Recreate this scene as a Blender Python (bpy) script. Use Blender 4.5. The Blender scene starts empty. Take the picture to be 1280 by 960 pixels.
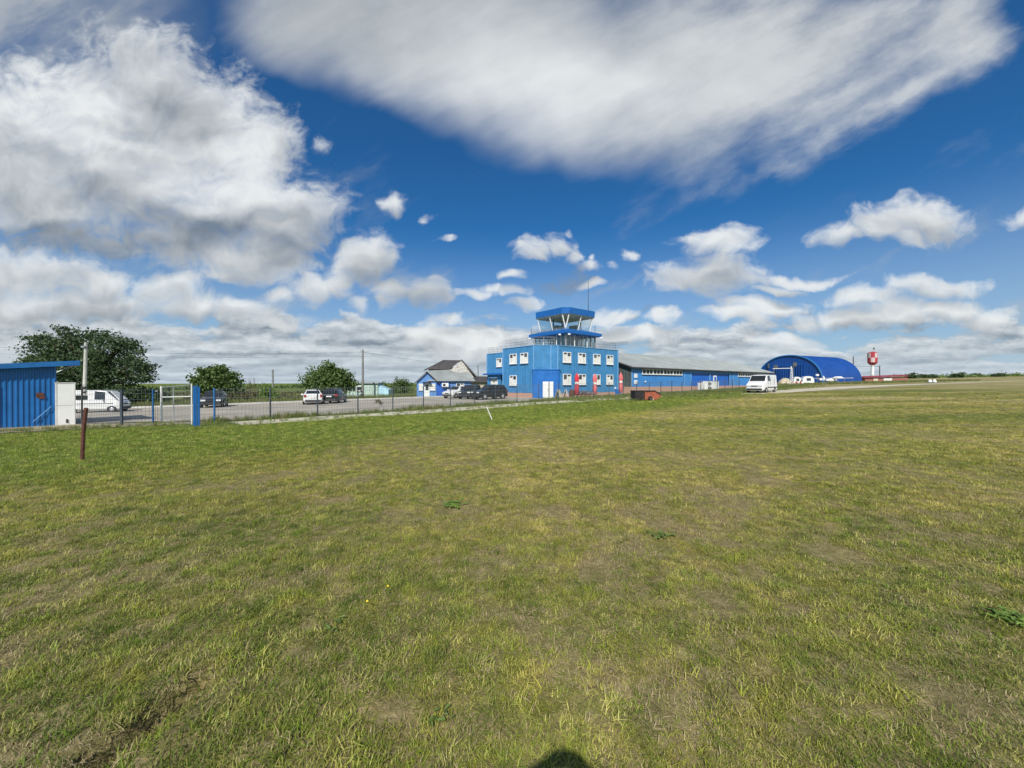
import bpy, bmesh, math, random
import numpy as np
from mathutils import Vector, Matrix, noise
R_ = math.radians
random.seed(7)
C = bpy.context.scene
col = C.collection

# ------------------------------------------------------------------ camera
FPX = 481.0            # focal length in photo pixels (1280 wide): an ultra-wide phone lens
HOR = 478.0            # row of the true horizon
CAMH = 1.65
cam_d = bpy.data.cameras.new('camera')
cam = bpy.data.objects.new('camera', cam_d)
col.objects.link(cam)
cam.location = (0, 0, CAMH)
cam.rotation_euler = (R_(90) - math.atan((480 - HOR) / FPX), 0, 0)
cam_d.sensor_width = 36.0
cam_d.lens = 36.0 * FPX / 1280.0
cam_d.clip_start = 0.05
cam_d.clip_end = 20000
C.camera = cam
C.view_settings.view_transform = 'Standard'
C.view_settings.look = 'None'
C.view_settings.exposure = 0.0
C.view_settings.gamma = 1.0
C.render.engine = 'CYCLES'
C.cycles.max_bounces = 5
C.cycles.diffuse_bounces = 2
C.cycles.transparent_max_bounces = 12

# ------------------------------------------------------------------ sun (behind the viewer, a little to the left)
SUN_EL, SUN_AZ = 41.6, 8.0
to_sun = Vector((-math.sin(R_(SUN_AZ)) * math.cos(R_(SUN_EL)), -math.cos(R_(SUN_AZ)) * math.cos(R_(SUN_EL)), math.sin(R_(SUN_EL))))
sd = bpy.data.lights.new('sun', 'SUN')
sd.energy = 4.9
sd.angle = R_(0.53)
sd.color = (1.0, 0.95, 0.86)
sun = bpy.data.objects.new('sun', sd)
col.objects.link(sun)
sun.rotation_euler = to_sun.to_track_quat('Z', 'Y').to_euler()

# ------------------------------------------------------------------ node helper
class NB:
    """small builder for node trees"""
    def __init__(self, tree):
        self.t = tree
    def n(self, typ, **kw):
        nd = self.t.nodes.new(typ)
        for k, v in kw.items():
            setattr(nd, k, v)
        return nd
    def put(self, sock, v):
        if isinstance(v, bpy.types.NodeSocket):
            self.t.links.new(v, sock)
        elif v is not None:
            if hasattr(sock, 'default_value'):
                try:
                    sock.default_value = v
                except Exception:
                    if isinstance(v, (int, float)):
                        sock.default_value = (v, v, v) if len(sock.default_value) == 3 else (v, v, v, 1)
                    else:
                        sock.default_value = tuple(v) + (1,) if len(sock.default_value) == 4 else tuple(v)
    def m(self, op, a, b=None, c=None, clamp=False):
        nd = self.n('ShaderNodeMath', operation=op, use_clamp=clamp)
        for i, v in enumerate((a, b, c)):
            if v is not None:
                self.put(nd.inputs[i], v)
        return nd.outputs[0]
    def v(self, op, a, b=None, c=None):
        nd = self.n('ShaderNodeVectorMath', operation=op)
        for i, x in enumerate((a, b, c)):
            if x is not None:
                self.put(nd.inputs[i], x)
        return nd.outputs['Value'] if op in ('LENGTH', 'DOT_PRODUCT', 'DISTANCE') else nd.outputs[0]
    def scale(self, a, s):
        nd = self.n('ShaderNodeVectorMath', operation='SCALE')
        self.put(nd.inputs[0], a); self.put(nd.inputs['Scale'], s)
        return nd.outputs[0]
    def comb(self, x, y, z=0.0):
        nd = self.n('ShaderNodeCombineXYZ')
        for i, q in enumerate((x, y, z)):
            self.put(nd.inputs[i], q)
        return nd.outputs[0]
    def sep(self, a):
        nd = self.n('ShaderNodeSeparateXYZ')
        self.put(nd.inputs[0], a)
        return nd.outputs
    def noise(self, vec, scale, detail=4.0, rough=0.55, dim='3D', dist=0.0, color=False, lac=2.0):
        nd = self.n('ShaderNodeTexNoise', noise_dimensions=dim)
        if vec is not None:
            self.put(nd.inputs['Vector'], vec)
        nd.inputs['Scale'].default_value = scale
        nd.inputs['Detail'].default_value = detail
        nd.inputs['Roughness'].default_value = rough
        nd.inputs['Lacunarity'].default_value = lac
        nd.inputs['Distortion'].default_value = dist
        return nd.outputs['Color' if color else 'Fac']
    def ss(self, x, lo, hi, a=0.0, b=1.0, interp='SMOOTHSTEP'):
        nd = self.n('ShaderNodeMapRange', interpolation_type=interp)
        self.put(nd.inputs[0], x)
        for i, q in enumerate((lo, hi, a, b)):
            self.put(nd.inputs[i + 1], q)
        return nd.outputs[0]
    def mix(self, f, a, b, blend='MIX'):
        nd = self.n('ShaderNodeMix', data_type='RGBA', blend_type=blend)
        self.put(nd.inputs[0], f); self.put(nd.inputs[6], a); self.put(nd.inputs[7], b)
        return nd.outputs[2]
    def ramp(self, f, stops):
        nd = self.n('ShaderNodeValToRGB')
        el = nd.color_ramp.elements
        while len(el) < len(stops):
            el.new(0.5)
        for e, (p, c) in zip(el, stops):
            e.position = p
            e.color = tuple(c) + (1,) if len(c) == 3 else c
        self.put(nd.inputs[0], f)
        return nd.outputs[0]

# ------------------------------------------------------------------ world: Nishita sky with procedural clouds (all in sky directions)
world = bpy.data.worlds.new('World')
C.world = world
world.use_nodes = True
wt = world.node_tree
wt.nodes.clear()
SKY = 0.1

def blob(px, py, rx, ry):
    """an ellipse of sky: direction tangents of its centre and half sizes"""
    return ((px - 640) / FPX, (HOR - py) / FPX, rx / FPX, ry / FPX)

CUMULUS = [blob(*b) for b in (
    # the big cumulus
    (20, 190, 130, 105), (110, 150, 90, 95), (185, 120, 85, 80), (250, 160, 80, 75), (318, 200, 62, 72),
    (170, 215, 150, 80), (290, 260, 105, 70), (360, 275, 68, 48), (240, 305, 80, 36), (300, 325, 90, 24), (60, 255, 120, 45),
    # smaller ones below it
    (345, 325, 42, 30), (462, 328, 42, 36), (500, 366, 30, 20), (530, 371, 34, 18), (385, 362, 34, 18), (345, 372, 26, 12),
    (450, 385, 18, 12), (425, 355, 24, 22),
    # layered bank over the tree
    (30, 345, 110, 34), (125, 358, 48, 22), (205, 362, 46, 24), (240, 380, 60, 18), (90, 385, 140, 22), (305, 384, 52, 14), (350, 402, 34, 12), (20, 445, 40, 22),
    # puffs of the middle
    (410, 178, 14, 15), (487, 253, 23, 14), (532, 272, 9, 10), (558, 298, 12, 6),
    (658, 310, 24, 18), (690, 303, 26, 17), (712, 318, 18, 12), (738, 332, 24, 11), (772, 334, 10, 9), (797, 318, 17, 9),
    (590, 366, 32, 8), (655, 380, 20, 9), (640, 365, 16, 9),
    (902, 302, 48, 20), (925, 292, 22, 18), (872, 350, 62, 24), (905, 345, 50, 26),
    (572, 403, 26, 9), (560, 424, 44, 16), (610, 428, 46, 16), (600, 440, 70, 12),
    (700, 285, 9, 6), (745, 318, 8, 6), (640, 345, 14, 6), (612, 360, 24, 6), (735, 357, 18, 6), (470, 300, 9, 6), (830, 400, 22, 8), (760, 400, 30, 9), (790, 420, 44, 8), (1010, 350, 50, 7), (965, 362, 36, 6), (400, 235, 10, 10),
    # right hand rows
    (1105, 278, 50, 24), (1150, 275, 58, 27), (1050, 290, 34, 15), (1135, 298, 26, 12), (1270, 272, 32, 12),
    (1160, 358, 66, 13), (1085, 372, 46, 11), (1060, 400, 48, 14), (1120, 388, 50, 16), (1180, 388, 50, 16), (960, 385, 50, 11), (925, 397, 40, 9),
    (1000, 400, 24, 14), (975, 425, 46, 10), (1235, 398, 40, 12),
)]
SHEET = [blob(*b) for b in (
    (420, 20, 130, 75), (520, 40, 150, 90), (640, 60, 150, 120), (740, 105, 140, 105), (840, 100, 150, 118),
    (930, 90, 160, 108), (1030, 70, 150, 100), (1120, 50, 140, 80), (1190, 30, 80, 60), (560, -80, 300, 90), (900, -60, 330, 80),
)]
# (centre, size, change in brightness): where a cloud is thick and grey or thin and lit through
TONES = [blob(*b[:4]) + (b[4],) for b in (
    (215, 165, 85, 50, -.26), (40, 110, 75, 40, .28), (95, 150, 70, 38, .28), (190, 195, 90, 30, .22), (305, 165, 36, 42, .34), (275, 225, 70, 42, .30), (345, 230, 40, 40, .18),
    (60, 225, 120, 45, -.16), (330, 300, 120, 40, -.26), (200, 290, 100, 40, -.22), (60, 295, 110, 20, -.34), (640, 100, 140, 70, .10), (720, 130, 140, 60, .12), (430, 30, 140, 60, -.16),
    (800, 220, 160, 40, -.10), (480, 345, 50, 22, -.20), (535, 372, 36, 22, -.36), (100, 395, 130, 12, -.26), (700, 352, 40, 22, -.3), (900, 350, 60, 30, -.10), (925, 300, 60, 26, .2),
    (1080, 410, 90, 10, -.18), (610, 424, 40, 10, .3),
)]
DARK = [blob(*b) for b in ((808, 393, 17, 8), (790, 402, 12, 6), (705, 352, 34, 18), (675, 360, 30, 12), (65, 300, 75, 18), (150, 305, 60, 16))]

def build_sky():
    b = NB(wt)
    d = b.v('NORMALIZE', b.n('ShaderNodeTexCoord').outputs['Generated'])
    sx, sy, sz = b.sep(d)
    ys = b.m('MAXIMUM', sy, 0.03)
    u = b.m('DIVIDE', sx, ys)
    v = b.m('DIVIDE', sz, ys)
    front = b.ss(sy, 0.06, 0.30)
    p0 = b.comb(u, v, 0.0)
    # domain warp
    w1 = b.v('SUBTRACT', b.noise(p0, 5.0, 2.0, color=True, dim='2D'), (0.5, 0.5, 0.5))
    w2 = b.v('SUBTRACT', b.noise(p0, 19.0, 3.0, color=True, dim='2D'), (0.5, 0.5, 0.5))
    p = b.v('ADD', p0, b.v('MULTIPLY', w1, (0.12, 0.085, 0)))
    p = b.v('ADD', p, b.v('MULTIPLY', w2, (0.018, 0.015, 0)))

    def field(pp, blobs, k):
        acc = None
        for (cx, cy, rx, ry) in blobs:
            q = b.v('MULTIPLY_ADD', pp, (1 / rx, 1 / ry, 0), (-cx / rx, -cy / ry, 0))
            s = b.v('DOT_PRODUCT', q, q)
            if rx < 0.075:
                s = b.m('ADD', s, 0.22 if rx > 0.036 else 0.62)          # small clouds are thinner
            acc = s if acc is None else b.m('SMOOTH_MIN', acc, s, k)
        return b.m('SUBTRACT', 1.0, acc)

    def fluff(pp):
        # billow: finer features towards the horizon
        n1 = b.noise(b.v('MULTIPLY', pp, (1.0, 1.25, 0)), 7.0, 4.0, 0.50, dim='2D')
        n2 = b.noise(b.v('MULTIPLY', pp, (1.0, 1.3, 0)), 27.0, 5.0, 0.55, dim='2D')
        return b.m('ADD', b.m('MULTIPLY', n1, 0.75), b.m('MULTIPLY', n2, 0.72))

    def fld(pp):
        return b.m('MAXIMUM', b.m('MINIMUM', field(pp, CUMULUS, 0.28), 0.9), -2.5)
    def cum(pp):
        f = fld(pp)
        n = b.m('SUBTRACT', fluff(pp), 0.725)
        return b.m('ADD', f, b.m('MULTIPLY', n, b.ss(f, 0.15, 0.9, 2.6, 0.9)))
    c0 = cum(p)
    a_c = b.ss(c0, -0.70, 1.20)
    def relief(pp):
        return b.noise(b.v('MULTIPLY', pp, (1.0, 1.25, 0)), 7.0, 3.5, 0.50, dim='2D')
    up = (-0.006, 0.034, 0)
    lit = b.m('ADD', b.m('MULTIPLY', b.m('SUBTRACT', relief(p), relief(b.v('ADD', p, up))), 1.9),
              b.m('MULTIPLY', b.m('SUBTRACT', fld(p), fld(b.v('ADD', p, up))), 0.62))     # above zero where the side is turned to the sun
    # brightness of the clouds
    tone = None
    for (cx, cy, rx, ry, wgt) in TONES:
        rx *= 1.35; ry *= 1.35
        q = b.v('MULTIPLY_ADD', p, (1 / rx, 1 / ry, 0), (-cx / rx, -cy / ry, 0))
        s = b.ss(b.v('DOT_PRODUCT', q, q), 0.0, 1.0, wgt * 1.15, 0.0)
        tone = s if tone is None else b.m('ADD', tone, s)
    soft = b.m('SUBTRACT', b.noise(b.v('MULTIPLY', p, (1, 1.6, 0)), 6.0, 4.0, 0.5, dim='2D'), 0.5)
    sh_c = b.m('ADD', 0.63, b.m('MULTIPLY', b.m('MINIMUM', b.m('MAXIMUM', lit, -1.1), 0.9), 0.40))
    sh_c = b.m('ADD', sh_c, tone)
    sh_c = b.m('ADD', sh_c, b.m('MULTIPLY', soft, 0.55))
    # thin edges of a cloud are lit through
    sh_c = b.m('ADD', sh_c, b.ss(c0, 0.0, 0.9, 0.12, 0.0))

    # soft high sheet, combed by the wind
    ca, sa = math.cos(R_(27)), math.sin(R_(27))
    ps = b.v('ADD', p0, b.v('MULTIPLY', w2, (0.022, 0.022, 0)))
    along = b.v('DOT_PRODUCT', ps, (ca, sa, 0))
    across = b.v('DOT_PRODUCT', ps, (-sa, ca, 0))
    rot = b.comb(b.m('MULTIPLY', along, 1.0), b.m('MULTIPLY', across, 3.0))
    st = b.noise(rot, 2.6, 7.0, 0.56, dim='2D', dist=0.0)
    p_s = b.v('ADD', p0, b.v('MULTIPLY', w1, (0.10, 0.09, 0)))
    f_s = b.m('MINIMUM', field(p_s, SHEET, 0.5), 1.0)
    comb_w = b.ss(u, 0.05, 0.85, 0.40, 2.1)                          # more combed out on the right
    c_s = b.m('ADD', f_s, b.m('MULTIPLY', b.m('SUBTRACT', st, 0.5), comb_w))
    a_s = b.ss(b.m('SUBTRACT', c_s, b.ss(u, 0.35, 1.2, 0.0, 0.30)), -0.50, 1.10)
    sh_s = b.m('ADD', 0.70, b.m('MULTIPLY', b.m('SUBTRACT', st, 0.5), 0.34))
    sh_s = b.m('ADD', sh_s, tone)
    sh_s = b.m('ADD', sh_s, b.m('MULTIPLY', soft, 0.25))
    sh_s = b.m('SUBTRACT', sh_s, b.ss(v, 0.72, 1.02, 0.0, 0.12))

    # layers towards the horizon, flattened by distance: a plane of cloud seen from below
    lv = b.m('LOGARITHM', b.m('ADD', b.m('MAXIMUM', v, 0.0), 0.035), math.e)
    pl = b.comb(b.m('MULTIPLY', u, 4.2), b.m('MULTIPLY', lv, 2.3))
    pl = b.v('ADD', pl, b.v('MULTIPLY', w2, (0.30, 0.22, 0)))
    hb = b.noise(pl, 1.0, 7.0, 0.56, dim='2D')
    hb2 = b.noise(b.v('ADD', pl, (-0.03, 0.24, 0.0)), 1.0, 7.0, 0.56, dim='2D')   # a little higher in the sky
    cover = b.ss(v, 0.07, 0.26, 0.22, -0.30)
    left = b.ss(u, -0.9, 0.25, 0.10, -0.02)
    h0 = b.m('ADD', b.m('SUBTRACT', hb, 0.50), b.m('ADD', cover, left))
    a_h = b.ss(h0, -0.03, 0.13)
    a_h = b.m('MULTIPLY', a_h, b.ss(v, 0.20, 0.36, 1.0, 0.0))
    sh_h = b.m('ADD', 0.50, b.m('MULTIPLY', b.m('SUBTRACT', hb, hb2), 2.4))
    puff = b.noise(b.v('MULTIPLY', p0, (1.0, 2.1, 0)), 24.0, 5.0, 0.6, dim='2D')
    sh_h = b.m('ADD', sh_h, b.m('MULTIPLY', b.m('SUBTRACT', puff, 0.5), 0.5))

    # dark scraps
    f_d = b.m('ADD', field(p, DARK, 0.3), b.m('MULTIPLY', b.m('SUBTRACT', fluff(p), 0.735), 1.6))
    a_d = b.m('MULTIPLY', b.ss(f_d, -0.1, 0.9), 0.62)

    # thin veil of stray wisps in the blue
    a_w = b.m('MULTIPLY', b.ss(st, 0.55, 0.80), b.ss(v, 0.22, 0.5, 0.50, 0.14))
    topleft = b.m('MULTIPLY', b.ss(u, -1.15, -0.72, 1.0, 0.0), b.ss(v, 0.66, 0.95))
    a_w = b.m('MAXIMUM', a_w, b.m('MULTIPLY', topleft, b.ss(st, 0.25, 0.62, 0.25, 0.85)))

    # sky colour
    sky = b.n('ShaderNodeTexSky', sky_type='NISHITA', sun_disc=False)
    sky.sun_elevation = R_(SUN_EL)
    sky.sun_rotation = R_(180 + SUN_AZ)
    sky.air_density = 1.0
    sky.dust_density = 0.6
    sky.ozone_density = 2.6
    blue = b.v('MULTIPLY', sky.outputs[0], (0.20, 0.64, 0.99))

    GREY, WHITE = (0.21, 0.245, 0.285), (0.82, 0.85, 0.86)
    g10 = tuple(x / SKY for x in GREY)
    w10 = tuple(x / SKY for x in WHITE)
    def tint(sh):
        return b.mix(b.m('MULTIPLY', sh, 1.0, clamp=True), g10, w10)
    hz = tuple(x / SKY for x in (0.50, 0.60, 0.70))
    colr = blue
    # haze low down
    colr = b.mix(b.ss(sz, 0.0, 0.38, 0.62, 0.0), colr, hz)
    colr = b.mix(b.m('MULTIPLY', a_w, 1.0), colr, tint(0.42))
    colr = b.mix(b.m('MULTIPLY', a_s, 0.95), colr, tint(sh_s))
    colr = b.mix(b.m('MULTIPLY', a_h, 0.86), colr, tint(sh_h))
    colr = b.mix(a_d, colr, tint(0.06))
    colr = b.mix(a_c, colr, tint(sh_c))
    colr = b.mix(b.ss(sz, -0.005, 0.10, 0.62, 0.0), colr, hz)

    # the rest of the dome, out of the photograph: the same broken cloud all round
    pd = b.v('DIVIDE', d, b.comb(*(b.m('ADD', b.m('ABSOLUTE', sz), 0.16),) * 3))
    bn = b.noise(pd, 0.85, 6.0, 0.55)
    bn2 = b.noise(b.v('ADD', pd, tuple(0.12 * x for x in to_sun)), 0.85, 6.0, 0.55)
    a_b = b.ss(bn, 0.46, 0.60)
    sh_b = b.m('ADD', 0.62, b.m('MULTIPLY', b.m('SUBTRACT', bn, bn2), 2.5))
    back = b.mix(b.ss(sz, 0.0, 0.22, 0.62, 0.0), blue, hz)
    back = b.mix(b.m('MULTIPLY', a_b, 0.95), back, tint(sh_b))
    colr = b.mix(front, back, colr)

    colr = b.mix(b.ss(sz, -0.02, -0.004), (0.6, 0.7, 0.5, 1), colr)      # under the horizon: what the land sends up
    bg = b.n('ShaderNodeBackground')
    b.put(bg.inputs[0], colr)
    bg.inputs[1].default_value = SKY
    out = b.n('ShaderNodeOutputWorld')
    wt.links.new(bg.outputs[0], out.inputs[0])
build_sky()
world.cycles.sampling_method = 'MANUAL'
world.cycles.sample_map_resolution = 512

# ================================================================== helpers
def smooth(a, b, x):
    t = min(1.0, max(0.0, (x - a) / (b - a)))
    return t * t * (3 - 2 * t)

def ground(x, y):
    """height of the land: it falls a little towards the apron and rises to the right"""
    xx = max(-900.0, min(900.0, x))
    return 0.015 * xx - 0.30 * smooth(6, 30, y) * (1 - smooth(20, 70, x))

def P(px, py):
    """the point of land seen at a photo pixel"""
    q = (px - 640) / FPX
    s = (HOR - py) / FPX
    lo, hi = 0.5, 4000.0
    for _ in range(60):
        y = 0.5 * (lo + hi)
        if CAMH + s * y > ground(q * y, y):
            lo = y
        else:
            hi = y
    return Vector((q * lo, lo, ground(q * lo, lo)))

def A(px, depth, dz=0.0):
    """the point of land in the column of a photo pixel at a depth"""
    x = (px - 640) / FPX * depth
    return Vector((x, depth, ground(x, depth) + dz))

def Z(py, depth):
    return CAMH + (HOR - py) / FPX * depth

class MB:
    """collects shapes; build() links them as ONE mesh object"""
    def __init__(self):
        self.v, self.f = [], []
    def add(self, vs, fs):
        o = len(self.v)
        self.v += [tuple(p) for p in vs]
        self.f += [tuple(i + o for i in f) for f in fs]
        return self
    def box(self, c, s, rz=0.0, top=(1, 1)):
        x, y, z = (q / 2 for q in s)
        ca, sa = math.cos(rz), math.sin(rz)
        vs = []
        for (i, j, k) in ((-1, -1, -1), (1, -1, -1), (1, 1, -1), (-1, 1, -1), (-1, -1, 1), (1, -1, 1), (1, 1, 1), (-1, 1, 1)):
            sx, sy = (top if k > 0 else (1, 1))
            a, b = i * x * sx, j * y * sy
            vs.append((c[0] + a * ca - b * sa, c[1] + a * sa + b * ca, c[2] + k * z))
        return self.add(vs, [(0, 3, 2, 1), (4, 5, 6, 7), (0, 1, 5, 4), (1, 2, 6, 5), (2, 3, 7, 6), (3, 0, 4, 7)])
    def b2(self, lo, hi):
        return self.box([(a + b) / 2 for a, b in zip(lo, hi)], [b - a for a, b in zip(lo, hi)])
    def prism(self, poly, z0, z1, poly2=None):
        n = len(poly)
        q = poly2 or poly
        vs = [(p[0], p[1], z0) for p in poly] + [(p[0], p[1], z1) for p in q]
        fs = [(i, (i + 1) % n, n + (i + 1) % n, n + i) for i in range(n)]
        return self.add(vs, fs + [tuple(range(n - 1, -1, -1)), tuple(range(n, 2 * n))])
    def tube(self, pts, r, n=6, cap=True):
        """a round bar along points; r one radius or one per point"""
        pts = [Vector(p) for p in pts]
        rs = r if isinstance(r, (list, tuple)) else [r] * len(pts)
        vs, fs = [], []
        for i, p in enumerate(pts):
            d = (pts[min(i + 1, len(pts) - 1)] - pts[max(i - 1, 0)]).normalized()
            a = d.orthogonal().normalized() if abs(d.z) < 0.99 else Vector((1, 0, 0))
            if abs(d.z) < 0.99:
                a = Vector((0, 0, 1)).cross(d).normalized()
            b = d.cross(a)
            for k in range(n):
                t = 2 * math.pi * k / n
                vs.append(p + (a * math.cos(t) + b * math.sin(t)) * rs[i])
        for i in range(len(pts) - 1):
            for k in range(n):
                fs.append((i * n + k, i * n + (k + 1) % n, (i + 1) * n + (k + 1) % n, (i + 1) * n + k))
        if cap:
            fs.append(tuple(range(n - 1, -1, -1)))
            fs.append(tuple((len(pts) - 1) * n + k for k in range(n)))
        return self.add(vs, fs)
    def lathe(self, prof, n=16, c=(0, 0, 0), axis='z'):
        vs, fs = [], []
        for (r, z) in prof:
            for k in range(n):
                t = 2 * math.pi * k / n
                a, b = r * math.cos(t), r * math.sin(t)
                p = (a, b, z) if axis == 'z' else ((a, z, b) if axis == 'y' else (z, a, b))
                vs.append((c[0] + p[0], c[1] + p[1], c[2] + p[2]))
        for i in range(len(prof) - 1):
            for k in range(n):
                fs.append((i * n + k, i * n + (k + 1) % n, (i + 1) * n + (k + 1) % n, (i + 1) * n + k))
        return self.add(vs, fs)
    def ribbed(self, p0, p1, z0, z1, pitch=0.3, depth=0.03, z1b=None):
        """profiled sheet from p0 to p1; the ribs stand out to the right of p0 -> p1"""
        p0, p1 = Vector(p0), Vector(p1)
        L = (p1 - p0).length
        d = (p1 - p0) / L
        nrm = Vector((d.y, -d.x))
        n = max(1, round(L / pitch))
        w = L / n
        line = []
        for i in range(n):
            for (t, o) in ((0.0, 0), (0.5, 0), (0.6, 1), (0.9, 1)):
                line.append((i * w + t * w, o))
        line.append((L, 0))
        vs = []
        for (s, o) in line:
            q = p0 + d * s + nrm * (o * depth)
            zt = z1 if z1b is None else z1 + (z1b - z1) * s / L
            vs += [(q.x, q.y, z0), (q.x, q.y, zt)]
        return self.add(vs, [(2 * i, 2 * i + 2, 2 * i + 3, 2 * i + 1) for i in range(len(line) - 1)])
    def build(self, name, m, parent=None, smooth_=False):
        me = bpy.data.meshes.new(name)
        me.from_pydata(self.v, [], self.f)
        me.materials.append(m)
        if smooth_:
            me.polygons.foreach_set('use_smooth', [True] * len(me.polygons))
        me.update()
        o = bpy.data.objects.new(name, me)
        col.objects.link(o)
        if parent is not None:
            o.parent = parent
        return o

def tag(o, label=None, cat=None, group=None, kind=None):
    if label: o['label'] = label
    if cat: o['category'] = cat
    if group: o['group'] = group
    if kind: o['kind'] = kind
    return o

def thing(name, label, cat, loc=(0, 0, 0), rz=0.0, group=None):
    o = bpy.data.objects.new(name, None)
    o.empty_display_size = 0.3
    col.objects.link(o)
    o.location = loc
    o.rotation_euler = (0, 0, rz)
    return tag(o, label, cat, group)

def dup(root, loc, rz=0.0, label=None, group=None):
    r = root.copy(); col.objects.link(r); r.location = loc; r.rotation_euler = (0, 0, rz)
    if label: r['label'] = label
    if group: r['group'] = group
    for ch in list(root.children):
        c = ch.copy(); col.objects.link(c); c.parent = r
        for g in list(ch.children):
            d = g.copy(); col.objects.link(d); d.parent = c
    return r

# ------------------------------------------------------------------ materials
MATS = {}
def pm(name, c, rough=0.6, metal=0.0, var=0.12, scale=1.5, streak=0.0, bump=0.0, bscale=20.0, spec=0.5, dirt=None, dirtamt=0.0):
    """principled material with broken-up colour, optional rain streaks, dirt patches and relief"""
    if name in MATS:
        return MATS[name]
    m = bpy.data.materials.new(name)
    m.use_nodes = True
    t = m.node_tree
    t.nodes.clear()
    b = NB(t)
    bs = b.n('ShaderNodeBsdfPrincipled')
    out = b.n('ShaderNodeOutputMaterial')
    t.links.new(bs.outputs[0], out.inputs[0])
    pos = b.n('ShaderNodeTexCoord').outputs['Object']
    base = tuple(c) + (1,)
    f = b.noise(pos, scale, 5.0, 0.6)
    lo = tuple(x * (1 - var * 1.6) for x in c) + (1,)
    hi = tuple(min(1, x * (1 + var * 1.6)) for x in c) + (1,)
    cc = b.mix(b.ss(f, 0.3, 0.7), lo, hi)
    if streak:
        sv = b.v('MULTIPLY', pos, (7.0, 7.0, 0.35))
        s = b.noise(sv, 1.0, 4.0, 0.6)
        cc = b.mix(b.m('MULTIPLY', b.ss(s, 0.5, 0.75), streak), cc, tuple(x * 0.45 + 0.05 for x in c) + (1,))
    if dirt:
        dn = b.noise(pos, scale * 2.3, 6.0, 0.65)
        cc = b.mix(b.m('MULTIPLY', b.ss(dn, 0.52, 0.68), dirtamt), cc, tuple(dirt) + (1,))
    b.put(bs.inputs['Base Color'], cc)
    b.put(bs.inputs['Roughness'], b.ss(f, 0.2, 0.8, max(0.02, rough - 0.08), min(1, rough + 0.08)))
    bs.inputs['Metallic'].default_value = metal
    bs.inputs['Specular IOR Level'].default_value = spec
    if bump:
        bn = b.n('ShaderNodeBump')
        bn.inputs['Strength'].default_value = bump
        bn.inputs['Distance'].default_value = 0.02
        b.put(bn.inputs['Height'], b.noise(pos, bscale, 5.0, 0.6))
        t.links.new(bn.outputs[0], bs.inputs['Normal'])
    MATS[name] = m
    return m

def glass(name, c=(0.75, 0.85, 0.9), through=0.75):
    """thin window glass: partly seen through, partly mirroring"""
    m = bpy.data.materials.new(name)
    m.use_nodes = True
    t = m.node_tree
    t.nodes.clear()
    b = NB(t)
    tr = b.n('ShaderNodeBsdfTransparent'); tr.inputs[0].default_value = tuple(x * through for x in c) + (1,)
    gl = b.n('ShaderNodeBsdfGlossy'); gl.inputs['Roughness'].default_value = 0.02
    lw = b.n('ShaderNodeLayerWeight'); lw.inputs[0].default_value = 0.5
    mx = b.n('ShaderNodeMixShader')
    b.put(mx.inputs[0], b.m('MULTIPLY_ADD', b.m('POWER', lw.outputs['Facing'], 3.5), 0.8, 0.07, clamp=True))
    t.links.new(tr.outputs[0], mx.inputs[1]); t.links.new(gl.outputs[0], mx.inputs[2])
    out = b.n('ShaderNodeOutputMaterial')
    t.links.new(mx.outputs[0], out.inputs[0])
    return m

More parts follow.
